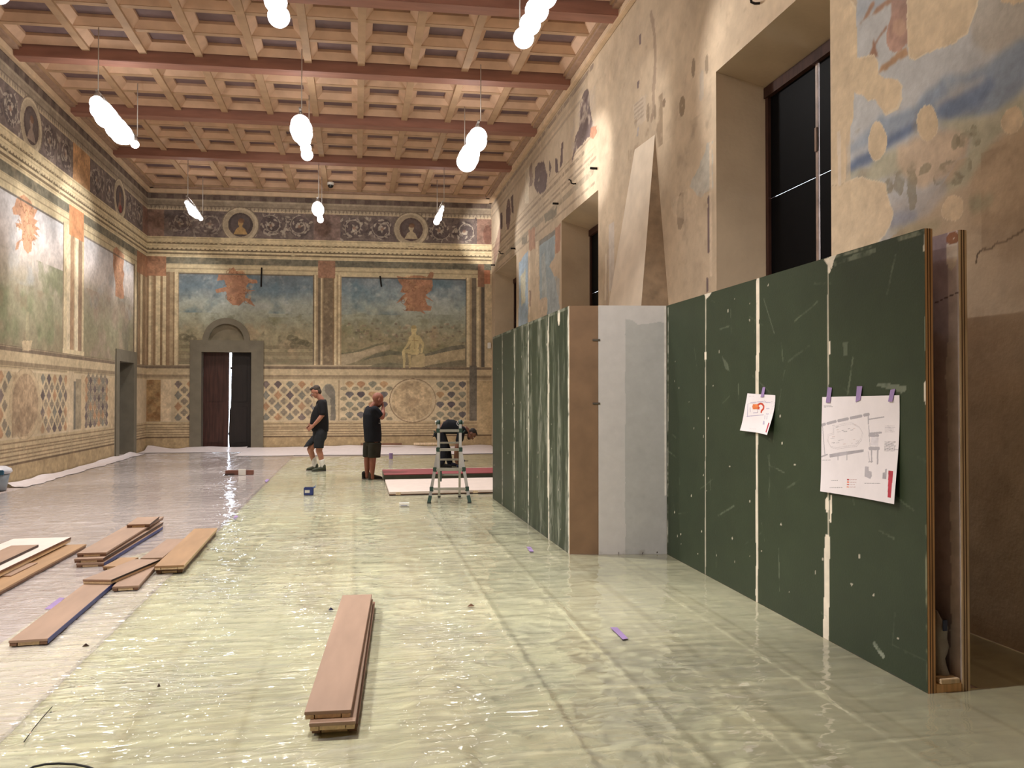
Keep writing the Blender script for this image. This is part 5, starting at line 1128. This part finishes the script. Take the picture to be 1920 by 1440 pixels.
box('brown_board', -.28, .26, -.03, .06, 0, .09, mat('reddish_board', (126, 76, 58), .6), t, .004); o = box('white_carton', -.07, .07, -.02, .02, .0, .12, m_white, None, .004); o.location = (p[0] + .05, p[1] - .065, .013); tag(o, 'small white carton standing in front of the brown offcut by the daylight streak', 'carton'); box('dark_wedge', -.28, -.1, -.07, -.03, 0, .03, m_dark, t, .004)
p = at(733, 862); bm = bmesh.new(); tube(bm, [(0, 0, 0), (0, 0, .07), (0, 0, .14)], [.048, .046, .048], 20); o = from_bm('tape_roll', bm, m_tape); o.location = (p[0], p[1], .020); tag(o, 'purple roll of tape standing on the floor before the back wall', 'tape roll')
def strip(q, lb, z=.0150):
    P = [at(a, b, z) for a, b in q]; bm = bmesh.new()
    top = [bm.verts.new(v) for v in P]; bot = [bm.verts.new(Vector(v) - Vector((0, 0, .001))) for v in P]; bm.faces.new(top); bm.faces.new(bot[::-1])
    for i in range(4): bm.faces.new((top[i], top[(i + 1) % 4], bot[(i + 1) % 4], bot[i]))
    tag(from_bm('tape_strip', bm, m_tape), lb, 'tape', 'purple tape strips on the floor film')
strip(((1144, 1176), (1157, 1176), (1178, 1197), (1168, 1199)), 'purple tape strip on the floor in front of the big plan partition')
strip(((987, 1025), (995, 1025), (1001, 1034), (993, 1034)), 'small purple tape strip on the floor near the foot of the scuffed partition')
strip(((83, 1142), (112, 1120), (121, 1121), (100, 1142)), 'purple tape strip beside the long blue edged plank')
strip(((436, 972), (441, 966), (447, 967), (442, 974)), 'tiny purple tape strip at the end of the daylight streak'); strip(((496, 902), (500, 898), (505, 899), (500, 904)), 'tiny purple tape strip on the seam between grey floor and green underlay')
def scrap(name, px, py, w, d, m, lb, rz=.3):
    p = at(px, py); bm = bmesh.new(); n = 9; rg = random.Random(px)
    ring = [bm.verts.new((w * math.cos(2 * math.pi * i / n) * rg.uniform(.6, 1), d * math.sin(2 * math.pi * i / n) * rg.uniform(.6, 1), .0)) for i in range(n)]; tp = bm.verts.new((0, 0, .02)); b_ = bm.verts.new((0, 0, -.001))
    for i in range(n): bm.faces.new((ring[i], ring[(i + 1) % n], tp)); bm.faces.new((ring[(i + 1) % n], ring[i], b_))
    o = from_bm(name, bm, m); o.location = (p[0], p[1], .014); o.rotation_euler = (0, 0, rz); tag(o, lb, 'scrap')
scrap('blue_scrap', 620, 1147, .028, .02, mat('navy_scrap', (34, 36, 70), .6), 'crumpled navy scrap beside the foreground stack of planks')
scrap('dark_splinter', 883, 1140, .035, .012, m_lath, 'thin brown splinter on the film right of the foreground planks'); scrap('dark_splinter', 161, 1216, .025, .008, m_dark, 'dark splinter on the film near the blue edged plank'); scrap('dark_splinter', 298, 1292, .012, .010, m_dark, 'tiny dark crumb on the film left of the foreground planks')
P = [at(40, 1452, .02)] + [at(x, y, .02) for x, y in ((62, 1438), (85, 1433), (110, 1431.5), (140, 1433), (165, 1438), (190, 1448))]; tag(tube_obj('black_cable', P, .005, m_rub), 'black cable looping in at the bottom left corner of the picture', 'cable')
P = [at(45, 1391, .015), at(62, 1367, .016), at(80, 1345, .016), at(98, 1325, .015)]; tag(tube_obj('pencil_line_string', P, .0022, m_iron), 'thin dark cord lying on the film at the lower left', 'cord')
# bag in the open partition, bucket at the left edge, battens at the back wall
Wv = lambda s, o_, z: WR.M @ Vector((s, o_, z))
t = thing('plaster_bag', 'grey paper bag standing inside the open end of the near partition', 'bag', tuple(WR.M @ Vector((WR.L - .135, -.135, .052))), math.atan2(WR.d[1], WR.d[0]))
bm = bmesh.new(); rows = []
for i in range(11):
    z = i / 10 * .36; k = .9 + .15 * math.sin(i * 1.7) * .5; wx, wy = (.10 * k, .040 * k) if i < 9 else (.10 * (.9 - .25 * (i - 8)), .040 * (.8 - .3 * (i - 8)))
    rows.append([bm.verts.new((wx * math.copysign(abs(math.cos(a)) ** .5, math.cos(a)) + .01 * math.sin(3 * a + i), wy * math.copysign(abs(math.sin(a)) ** .6, math.sin(a)), z)) for a in np.linspace(0, 2 * math.pi, 17)[:-1]])
for a, b in zip(rows, rows[1:]):
    for j in range(16): bm.faces.new((a[j], a[(j + 1) % 16], b[(j + 1) % 16], b[j]))
bm.faces.new(rows[0][::-1]); bm.faces.new(rows[-1]); from_bm('bag_body', bm, mat('grey_bag_paper', (150, 146, 142), .7, var=.12, bump=.3), t, True)
box('printed_patch', .102, .106, -.02, .01, .27, .33, mat('blue_print', (40, 54, 90), .6), t, .002)
p = at(-4, 921); t = thing('bucket', 'grey blue plastic tub under a folded bag at the left edge of the picture', 'tub', (p[0] - .03, p[1], .012))
from_bm('tub_body', tube(bmesh.new(), [(0, 0, 0), (0, 0, .12), (0, 0, .27)], [.15, .17, .20], 24), mat('grey_blue_tub', (150, 164, 176), .4), t, True); bm = bmesh.new(); tube(bm, [(0, 0, .275), (0, 0, .31), (0, 0, .36), (0, 0, .40)], [.20, .24, .22, .14], 24); t2 = thing('plastic_bag', 'folded white and blue plastic bag on the tub cut off by the left edge', 'bag', (p[0] - .03, p[1], .015)); from_bm('bag_body', bm, mat('white_bag', (214, 214, 222), .35), t2, True); box('blue_label', .02, .20, -.23, -.19, .27, .35, mat('teal_label', (30, 104, 140), .5), t2, .01)
for (a, b), lb in (((676, 752), 'wooden batten along the foot of the back wall behind the bald man'), ((774, 820), 'wooden batten along the foot of the back wall left of the ladder')):
    x0, x1 = bw(a, 845)[0], bw(b, 845)[0]; o = box('batten', x0, x1, -.40, -.33, .13, .19, m_lath if a < 700 else m_plyp, None, .006, SK); tag(o, lb, 'batten', 'battens at the foot of the back wall')

# ------------------------------------------------------------------ people
def cap(bm, p0, r0, p1, r1, n=14):
    p0, p1 = Vector(p0), Vector(p1); ax = p1 - p0; L_ = ax.length; ax.normalize()
    a = Vector((0, 0, 1)) if abs(ax.z) < .9 else Vector((1, 0, 0)); x = (a - ax * a.dot(ax)).normalized(); y = ax.cross(x)
    prof = [(-r0 * math.cos(t), r0 * math.sin(t)) for t in np.linspace(0, math.pi / 2, 5)] + [(L_ + r1 * math.sin(t), r1 * math.cos(t)) for t in np.linspace(0, math.pi / 2, 5)]
    rings = [[bm.verts.new(p0 + ax * h + (x * math.cos(2 * math.pi * j / n) + y * math.sin(2 * math.pi * j / n)) * max(r, 1e-4)) for j in range(n)] for h, r in prof]
    for a_, b_ in zip(rings, rings[1:]):
        for j in range(n): bm.faces.new((a_[j], a_[(j + 1) % n], b_[(j + 1) % n], b_[j]))
    bm.faces.new(rings[0][::-1]); bm.faces.new(rings[-1])
def chain(bm, pts):
    for (a, ra), (b, rb) in zip(pts, pts[1:]): cap(bm, a, ra, b, rb)
def ellb(bm, c, r, rot=None):
    M = Matrix.Translation(Vector(c)) @ (rot.to_4x4() if rot is not None else Matrix.Identity(4)) @ Matrix.Diagonal((*r, 1))
    bmesh.ops.create_uvsphere(bm, u_segments=20, v_segments=14, radius=1, matrix=M)
def loft(bm, secs, n=22):
    """secs: centre, half-width vector, half-depth vector"""
    rings = [[bm.verts.new(Vector(c) + Vector(a) * math.cos(t) + Vector(b) * math.sin(t)) for t in np.linspace(0, 2 * math.pi, n + 1)[:-1]] for c, a, b in secs]
    for a_, b_ in zip(rings, rings[1:]):
        for j in range(n): bm.faces.new((a_[j], a_[(j + 1) % n], b_[(j + 1) % n], b_[j]))
    bm.faces.new(rings[0][::-1]); bm.faces.new(rings[-1])
def fuse(name, bm, m, parent, vox=.008, smooth=3):
    me = bpy.data.meshes.new(name); bmesh.ops.recalc_face_normals(bm, faces=bm.faces[:]); bm.to_mesh(me); bm.free()
    o = bpy.data.objects.new(name, me); COL.objects.link(o)
    md = o.modifiers.new('r', 'REMESH'); md.mode = 'VOXEL'; md.voxel_size = vox; md.adaptivity = 0
    sm_ = o.modifiers.new('s', 'SMOOTH'); sm_.factor = .5; sm_.iterations = smooth
    dg = bpy.context.evaluated_depsgraph_get(); me2 = bpy.data.meshes.new_from_object(o.evaluated_get(dg)); me2.name = name
    bpy.data.objects.remove(o); bpy.data.meshes.remove(me)
    me2.materials.clear()
    return link(name, me2, m, parent, True)
def hand(bm, wrist, dirv, palmn, curl=.5, sc=1.0, thumb=1, side=None):
    """palm, four fingers of unequal length with two bends, and a thumb leaving the palm's side"""
    w = Vector(wrist); d = Vector(dirv).normalized(); pn = Vector(palmn); pn = (pn - d * pn.dot(d)).normalized(); s = d.cross(pn).normalized()
    for k in (-.026, -.009, .009, .026): cap(bm, w + d * .015 * sc + s * k * .7 * sc, .016 * sc, w + d * .085 * sc + s * k * sc, .012 * sc, 10)
    for k, L_ in zip((-.030, -.010, .010, .029), (.060, .076, .082, .070)):
        p = w + d * .088 * sc + s * k * sc; dd = d.copy(); r = .0100 * sc
        for seg, f in enumerate((.45, .32, .26)):
            ang = curl * (.5 + .4 * seg); dd = (dd * math.cos(ang) + pn * math.sin(ang)).normalized(); q = p + dd * L_ * f * sc; cap(bm, p, r, q, r * .88, 10); p = q; r *= .9
    b = w + d * .03 * sc + s * .030 * thumb * sc; e = b + (d * .6 + s * .7 * thumb + pn * .35).normalized() * .042 * sc; cap(bm, b, .014 * sc, e, .0115 * sc, 10); cap(bm, e, .0115 * sc, e + (d * .85 + pn * .45).normalized() * .034 * sc, .0095 * sc, 10)
def head(bm, c, fwd, up, sc=1.0):
    """skull, jaw, nose, brow, ears around centre c; returns a local frame"""
    c = Vector(c); f = Vector(fwd).normalized(); u = Vector(up); u = (u - f * u.dot(f)).normalized(); s = f.cross(u)
    R_ = Matrix((f, s, u)).transposed(); P = lambda a, b, d: c + f * a * sc + s * b * sc + u * d * sc
    ellb(bm, P(-.012, 0, .028), (.098 * sc, .076 * sc, .092 * sc), R_); ellb(bm, P(.022, 0, -.03), (.066 * sc, .060 * sc, .085 * sc), R_)
    ellb(bm, P(.042, 0, -.088), (.038 * sc, .040 * sc, .026 * sc), R_); ellb(bm, P(.070, 0, .022), (.018 * sc, .050 * sc, .012 * sc), R_)
    cap(bm, P(.082, 0, .008), .009 * sc, P(.104, 0, -.028), .013 * sc, 10); ellb(bm, P(.078, 0, -.062), (.012 * sc, .024 * sc, .012 * sc), R_)
    for k in (-1, 1): ellb(bm, P(-.012, k * .078, -.008), (.020 * sc, .010 * sc, .032 * sc), R_)
    return P, R_
def face_bits(P, R_, root, sc, hair=(44, 34, 28), brows=True):
    for k in (-1, 1):
        bm = bmesh.new(); ellb(bm, P(.076, k * .030, .004), (.012 * sc, .013 * sc, .009 * sc), R_); e = from_bm('eye', bm, mat('eye_white', (200, 190, 180), .3), root, True)
        bm = bmesh.new(); ellb(bm, P(.086, k * .030, .003), (.004 * sc, .006 * sc, .006 * sc), R_); from_bm('iris', bm, mat('iris', (40, 30, 24), .3), e, True)
        if brows: bm = bmesh.new(); cap(bm, P(.084, k * .012, .026), .004 * sc, P(.074, k * .050, .026), .004 * sc, 8); from_bm('eyebrow', bm, mat('hair_%d' % hair[0], hair, .8), root, True)
    bm = bmesh.new(); cap(bm, P(.089, -.022, -.062), .005 * sc, P(.089, .022, -.062), .005 * sc, 8); from_bm('mouth', bm, mat('lips', (136, 74, 62), .5), root, True)
class Fig:       # local frame at a photo point on the floor: x to the right of the picture, d away from the camera, z up
    def __init__(self, px, py, z=0.0):
        p = at(px, py, z); self.o = p; v = np.array([p[0], p[1]]); v /= np.linalg.norm(v); self.px, self.py = px, py
        self.R = np.array([v[1], -v[0], 0.]); self.D = np.array([v[0], v[1], 0.]); zc = (p - _C) @ _f; self.s = zc / F_PX
    def w(self, x, d, z): return Vector(self.o + self.R * x + self.D * d + np.array([0, 0, z]))
    def p(self, X, Y, d=0.0): return self.w((X - self.px) * self.s * (1 + d * _f[1] / (self.s * F_PX)), d, (self.py - Y) * self.s + d * .0)
    def v(self, x, d, z): return Vector(self.R * x + self.D * d + np.array([0, 0, z]))
def skin(n, c): return mat(n, c, .55, var=.06, scale=14, spec=.35)
def cloth(n, c): return mat(n, c, .85, var=.12, scale=9, bump=.25, bscale=30, spec=.2)
def shoe(F, heel, toe, root, m, msole, h=.095):
    a, b = Vector(heel), Vector(toe); d = (b - a); L_ = d.length; d.normalize(); up = Vector((0, 0, 1)); d.z = 0; d.normalize(); s = d.cross(up)
    bm = bmesh.new(); P = lambda t, z: a + d * (L_ * t) + up * z
    loft(bm, [(P(-.02, .045), s * .030, up * .036), (P(.06, .050), s * .038, up * .046), (P(.25, .055), s * .040, up * .05), (P(.5, .046), s * .045, up * .040), (P(.78, .036), s * .050, up * .030), (P(.95, .030), s * .038, up * .022), (P(1.0, .028), s * .02, up * .012)], 16)
    cap(bm, P(.16, .05), .045, P(.14, .105), .046); o = fuse('shoe', bm, m, root, .007, 2)
    bm = bmesh.new(); loft(bm, [(P(-.03, .012), s * .026, up * .012), (P(.05, .012), s * .042, up * .012), (P(.45, .012), s * .043, up * .012), (P(.78, .012), s * .053, up * .012), (P(.98, .012), s * .038, up * .012), (P(1.03, .012), s * .016, up * .010)], 16); from_bm('sole', bm, msole, o, True)
    return o
# --- man with short dark hair looking down (faces left)
F = Fig(600, 884); S1 = skin('skin_tanned', (178, 116, 88)); BLK = cloth('black_cotton', (30, 30, 33)); SHT = cloth('charcoal_shorts', (42, 45, 50))
man = thing('person', 'standing man in black t-shirt and dark shorts with white socks, head bowed', 'person', tuple(F.o)); man.location = (0, 0, 0)
bm = bmesh.new(); hc = F.p(592.3, 735.0, 0); fw, upv = F.v(-.86, -.10, -.50), F.v(-.5, 0, .86)
Ph, Rh = head(bm, hc, fw, upv, 1.06); chain(bm, [(F.p(594.5, 739), .058), (F.p(602, 749), .062), (F.p(604, 757), .075)])
loft(bm, [(F.p(604, 756), F.v(0, .16, 0), F.v(.07, 0, 0)), (F.p(599, 772), F.v(0, .17, 0), F.v(.13, 0, 0)), (F.p(598, 795), F.v(0, .165, 0), F.v(.16, 0, 0)), (F.p(600, 812), F.v(0, .165, 0), F.v(.13, 0, 0)), (F.p(600, 820), F.v(0, .15, 0), F.v(.11, 0, 0))])
hips, kneeN, ankN, kneeF, ankF = F.p(601, 815, -.09), F.p(598, 845, -.08), F.p(604.5, 873, -.07), F.p(582, 843, .10), F.p(590, 870, .14)
chain(bm, [(hips, .095), (kneeN, .066), (F.p(601, 853, -.08), .060), (ankN, .042), (F.p(605, 879, -.07), .042)]); chain(bm, [(F.p(600, 815, .09), .095), (kneeF, .066), (F.p(585, 852, .11), .060), (ankF, .042), (F.p(590, 876, .14), .042)])
shN, elN, wrN = F.p(603, 757, -.20), F.p(604.5, 777, -.25), F.p(588, 797, -.20)
chain(bm, [(shN, .062), (elN, .046), (F.p(597, 787, -.24), .044), (wrN, .030)]); hand(bm, wrN, F.v(-.75, .2, -.62), F.v(.2, .9, -.2), .45, 1.05, -1)
shF, elF, wrF = F.p(600, 757, .20), F.p(598, 779, .24), F.p(587, 796, .16); chain(bm, [(shF, .062), (elF, .046), (wrF, .030)]); hand(bm, wrF, F.v(-.8, -.1, -.55), F.v(.1, -.9, -.2), .45, 1.05, 1)
fuse('body', bm, S1, man, .0075, 3); face_bits(Ph, Rh, man, 1.06)
bm = bmesh.new(); ellb(bm, Ph(-.030, 0, .052), (.094, .086, .082), Rh); ellb(bm, Ph(.03, 0, .098), (.055, .066, .032), Rh); ellb(bm, Ph(-.050, 0, .0), (.062, .080, .085), Rh); cap(bm, Ph(.052, -.03, .094), .022, Ph(.060, .03, .096), .022); fuse('hair', bm, mat('hair_dark', (66, 54, 44), .8, var=.2, scale=40, bump=.4), man, .008, 2)
bm = bmesh.new(); loft(bm, [(F.p(604, 749), F.v(0, .085, 0), F.v(.075, 0, 0)), (F.p(604, 755), F.v(0, .19, 0), F.v(.095, 0, .01)), (F.p(601, 764), F.v(0, .20, 0), F.v(.14, 0, 0)), (F.p(599, 777), F.v(0, .20, 0), F.v(.175, 0, 0)), (F.p(598.5, 792), F.v(0, .20, 0), F.v(.195, 0, 0)), (F.p(599.5, 804), F.v(0, .20, 0), F.v(.180, 0, 0)), (F.p(600.5, 809), F.v(0, .195, 0), F.v(.165, 0, 0))])
for sh, el, k in ((shN, elN, .82), (shF, elF, .82)): chain(bm, [(sh, .088), (sh.lerp(el, .45), .086), (sh.lerp(el, k), .078)])
sh = fuse('t_shirt', bm, BLK, man, .009, 3)
bm = bmesh.new(); q = F.p(587.6, 765, -.13); bar(bm, q + F.v(-.012, -.03, -.03), q + F.v(.004, -.02, .035), .03, .004, (0, 1, 0)); from_bm('chest_print', bm, mat('grey_print_shirt', (110, 110, 108), .8), sh)
bm = bmesh.new(); loft(bm, [(F.p(600, 802), F.v(0, .20, 0), F.v(.145, 0, 0)), (F.p(600, 812), F.v(0, .215, 0), F.v(.152, 0, 0)), (F.p(599, 822), F.v(0, .21, 0), F.v(.145, 0, 0)), (F.p(597, 828), F.v(0, .17, 0), F.v(.12, 0, 0))])
loft(bm, [(F.p(600, 818, -.09), F.v(0, .118, 0), F.v(.118, 0, 0)), (F.p(598, 830, -.09), F.v(0, .11, 0), F.v(.105, 0, 0)), (F.p(597.5, 839.5, -.09), F.v(0, .098, 0), F.v(.102, 0, -.004))]); loft(bm, [(F.p(596, 817, .09), F.v(0, .10, 0), F.v(.115, 0, 0)), (F.p(586, 828, .10), F.v(0, .098, 0), F.v(.108, 0, 0)), (F.p(579, 836.5, .10), F.v(0, .095, 0), F.v(.108, 0, .03))])
fuse('shorts', bm, SHT, man, .009, 3)
m_sock = cloth('white_sock', (226, 222, 214)); m_shoe = cloth('green_grey_shoe', (72, 76, 60)); m_sole = mat('shoe_sole', (60, 60, 54), .7)
for a, b in ((F.p(603, 863, -.075), F.p(605.5, 878, -.07)), (F.p(588.7, 861, .125), F.p(590.5, 875, .14))):
    bm = bmesh.new(); chain(bm, [(a, .058), (a.lerp(b, .5), .052), (b, .05)]); fuse('sock', bm, m_sock, man, .008, 1)
fl = lambda X, Y, d: (lambda q: Vector((q.x, q.y, .013)))(F.p(X, Y, d))
shoe(F, fl(610, 884, -.07), fl(585.5, 884, -.13), man, m_shoe, m_sole); shoe(F, fl(596, 882, .14), fl(575.5, 882, .12), man, m_shoe, m_sole)
# --- bald man seen from behind, hand to his face (faces right and away)
F = Fig(698, 900); S2 = skin('skin_ruddy', (150, 88, 66)); NV = cloth('navy_cotton', (24, 26, 34)); OL = cloth('dark_olive_shorts', (46, 44, 36))
man = thing('person', 'bald man in navy t-shirt and olive shorts, right hand raised to his face', 'person'); fwd = F.v(.85, .48, 0); lat = F.v(-.48, .85, 0)
def V3(v): return Vector(v)
bm = bmesh.new(); Ph, Rh = head(bm, F.p(708.2, 749.6), F.v(.80, .42, -.38), F.v(.30, .16, .93), 1.13); chain(bm, [(F.p(704, 756), .060), (F.p(698, 764), .064), (F.p(696, 769), .075)])
loft(bm, [(F.p(696, 768), lat * .17, fwd * .09), (F.p(697, 785), lat * .175, fwd * .125), (F.p(698, 805), lat * .165, fwd * .13), (F.p(698, 822), lat * .16, fwd * .125), (F.p(698, 832), lat * .14, fwd * .10)])
chain(bm, [(F.p(693, 828, .07), .090), (F.p(689, 857, .06), .064), (F.p(688.5, 866, .06), .060), (F.p(688.5, 889, .06), .040), (F.p(688.5, 894, .06), .040)]); chain(bm, [(F.p(702, 828, -.07), .090), (F.p(699, 858, -.06), .064), (F.p(698.5, 867, -.06), .060), (F.p(697.5, 890, -.06), .040), (F.p(698, 895, -.06), .040)])
shR, elR, wrR = F.p(702, 769, -.15), F.p(716.0, 782.5, -.14), F.p(717.5, 763.5, -.01)
chain(bm, [(shR, .062), (elR, .045), (F.p(717.5, 776, -.10), .046), (wrR, .031)]); hand(bm, wrR, F.v(-.02, .22, 1), F.v(-.9, .15, .1), .75, 1.0, -1)
shL, elL, wrL = F.p(692, 769, .18), F.p(696, 790, .29), F.p(703, 802, .27); chain(bm, [(shL, .060), (elL, .044), (wrL, .03)]); hand(bm, wrL, F.v(.6, -.3, -.3), F.v(-.2, -.6, .2), .6, 1.0, 1)
fuse('body', bm, S2, man, .0075, 3); face_bits(Ph, Rh, man, 1.13, (60, 46, 38))
bm = bmesh.new(); ellb(bm, Ph(.048, 0, -.085), (.046, .052, .040), Rh); fuse('beard', bm, mat('beard_dark', (66, 42, 34), .85, var=.2, scale=40), man, .008, 2)
bm = bmesh.new(); loft(bm, [(F.p(697.5, 762.5), lat * .085, fwd * .075), (F.p(696, 767), lat * .19, fwd * .10), (F.p(696, 777), lat * .205, fwd * .145), (F.p(697, 795), lat * .20, fwd * .16), (F.p(698.5, 812), lat * .195, fwd * .165), (F.p(699, 828), lat * .19, fwd * .155)])
chain(bm, [(shR, .085), (shR.lerp(elR, .35), .080), (shR.lerp(elR, .60), .070)]); chain(bm, [(shL, .085), (shL.lerp(elL, .4), .08), (shL.lerp(elL, .7), .072)]); sh = fuse('t_shirt', bm, NV, man, .009, 3)
for Y, a, b in ((789.3, 706.5, 712.2), (793.2, 709.5, 713.0)): bm = bmesh.new(); bar(bm, F.p(a, Y, -.155 + .01), F.p(b, Y, -.095), .014, .006); from_bm('shirt_stripe', bm, mat('white_print', (200, 204, 206), .7), sh)
bm = bmesh.new(); loft(bm, [(F.p(698.5, 818), lat * .165, fwd * .135), (F.p(698.5, 830), lat * .17, fwd * .135), (F.p(698.5, 836), lat * .165, fwd * .12)])
loft(bm, [(F.p(693, 830, .07), lat * .112, fwd * .125), (F.p(691.5, 845, .07), lat * .11, fwd * .118), (F.p(691, 857, .07), lat * .108, fwd * .112)]); loft(bm, [(F.p(703, 830, -.07), lat * .112, fwd * .13), (F.p(702, 845, -.07), lat * .108, fwd * .125), (F.p(701.5, 857.5, -.07), lat * .106, fwd * .122)]); fuse('shorts', bm, OL, man, .009, 3)
bk = cloth('black_shoe', (30, 27, 24)); fl = lambda X, Y, d: (lambda q: Vector((q.x, q.y, .013)))(F.p(X, Y, d))
shoe(F, fl(680.5, 898, .06), fl(697, 898, .2), man, bk, mat('black_sole', (22, 22, 20), .7)); shoe(F, fl(692, 900, -.06), fl(716, 900, .02), man, cloth('brown_shoe', (58, 48, 36)), mat('black_sole', (22, 22, 20), .7))
# --- man bending over behind the ladder (faces right)
F = Fig(838, 877); S3 = skin('skin_brown', (128, 82, 62)); man = thing('person', 'man in navy t-shirt bent double behind the stepladder, working at the floor', 'person'); DN = cloth('dark_jeans', (30, 32, 42))
bm = bmesh.new(); Ph, Rh = head(bm, F.p(884.5, 814.5, 0), F.v(.42, -.10, -.90), F.v(.90, .05, .42), 1.04); chain(bm, [(F.p(879, 811), .056), (F.p(873, 805), .066)])
hp = F.p(824, 806); loft(bm, [(F.p(820, 808), F.v(0, .15, 0), F.v(.05, 0, .10)), (F.p(830, 800), F.v(0, .16, 0), F.v(.05, 0, .14)), (F.p(845, 798), F.v(0, .165, 0), F.v(-.01, 0, .14)), (F.p(862, 801), F.v(0, .18, 0), F.v(-.04, 0, .13)), (F.p(872, 805), F.v(0, .15, 0), F.v(-.04, 0, .08))])
chain(bm, [(F.p(824, 810, .09), .098), (F.p(838, 843, .12), .068), (F.p(843, 868, .16), .045)]); chain(bm, [(F.p(824, 810, -.09), .098), (F.p(833, 843, -.10), .068), (F.p(828, 870, -.10), .045)])
s1_, e1, w1 = F.p(866, 806, -.17), F.p(857, 835, -.20), F.p(853.5, 860, -.14); chain(bm, [(s1_, .060), (e1, .046), (F.p(855, 846, -.19), .044), (w1, .032)]); hand(bm, w1, F.v(.35, .1, -.9), F.v(.6, .6, .2), .8, 1.0, 1)
s2, e2, w2 = F.p(866, 806, .17), F.p(862, 834, .20), F.p(859, 858, .12); chain(bm, [(s2, .060), (e2, .046), (w2, .032)]); hand(bm, w2, F.v(.1, -.2, -.9), F.v(.5, -.6, .1), .8, 1.0, -1)
fuse('body', bm, S3, man, .0075, 3); face_bits(Ph, Rh, man, 1.04)
bm = bmesh.new(); ellb(bm, Ph(-.032, 0, .045), (.090, .084, .080), Rh); ellb(bm, Ph(.02, 0, .095), (.06, .06, .022), Rh); ellb(bm, Ph(-.07, 0, 0), (.042, .07, .06), Rh); fuse('hair', bm, mat('hair_black', (34, 26, 24), .8, var=.2, scale=40, bump=.4), man, .008, 2)
bm = bmesh.new(); ellb(bm, Ph(.046, 0, -.088), (.042, .048, .036), Rh); fuse('beard', bm, mat('beard_dark', (66, 42, 34), .85), man, .008, 2)
bm = bmesh.new(); loft(bm, [(F.p(818, 812), F.v(0, .175, 0), F.v(.10, 0, .10)), (F.p(825, 803.5), F.v(0, .19, 0), F.v(.08, 0, .16)), (F.p(838, 800), F.v(0, .20, 0), F.v(.02, 0, .165)), (F.p(854, 800.5), F.v(0, .21, 0), F.v(-.03, 0, .16)), (F.p(867, 803.5), F.v(0, .20, 0), F.v(-.06, 0, .13)), (F.p(875, 807), F.v(0, .09, 0), F.v(-.04, 0, .07))])
for a, b in ((s1_, e1), (s2, e2)): chain(bm, [(a, .085), (a.lerp(b, .4), .080), (a.lerp(b, .65), .072)])
sh = fuse('t_shirt', bm, NV, man, .009, 3)
bm = bmesh.new(); cc = F.p(861, 793.5, -.10)
for k, r in enumerate((.055, .024)): tube(bm, [cc + F.v(r * math.cos(a), -.105 + .03 * math.sin(a), r * math.sin(a)) for a in np.linspace(.3, 5.6, 20)], .006, 6)
from_bm('back_print', bm, mat('white_print', (200, 204, 206), .7), sh)
bm = bmesh.new(); loft(bm, [(F.p(821, 804), F.v(0, .16, 0), F.v(.09, 0, .09)), (F.p(824, 812), F.v(0, .18, 0), F.v(.14, 0, .05)), (F.p(826, 820), F.v(0, .17, 0), F.v(.12, 0, 0))]); chain(bm, [(F.p(826, 815, .09), .112), (F.p(838, 843, .12), .085), (F.p(843, 867, .16), .066)]); chain(bm, [(F.p(825, 815, -.09), .112), (F.p(833, 843, -.10), .085), (F.p(828.5, 867, -.10), .068)]); fuse('jeans', bm, DN, man, .009, 3)
fl = lambda X, Y, d: (lambda q: Vector((q.x, q.y, .013)))(F.p(X, Y, d))
shoe(F, fl(824, 877, -.10), fl(847, 877, -.14), man, bk, mat('black_sole', (22, 22, 20), .7)); shoe(F, fl(839, 877, .16), fl(862, 877, .14), man, cloth('slate_shoe', (52, 54, 72)), mat('black_sole', (22, 22, 20), .7))
# the drill he holds
q = F.p(861, 868, -.06); t = thing('cordless_drill', 'dark blue cordless drill with a small white light in the bent man’s hands', 'drill', tuple(q))
bm = bmesh.new(); cap(bm, (-.06, 0, .06), .036, (.10, 0, .05), .030); cap(bm, (0, 0, .05), .022, (-.015, 0, -.05), .024); bx(bm, -.06, .05, -.035, .035, -.09, -.045); fuse('drill_body', bm, mat('drill_blue', (28, 34, 74), .5), t, .007, 2)
tube_obj('bit', [(.1, 0, .05), (.2, 0, .045)], .006, m_iron, t); bm = bmesh.new(); ellb(bm, (.06, -.03, .02), (.018, .01, .014)); from_bm('lamp', bm, emitter('drill_lamp', (.9, .94, 1), 4.0), t, True)
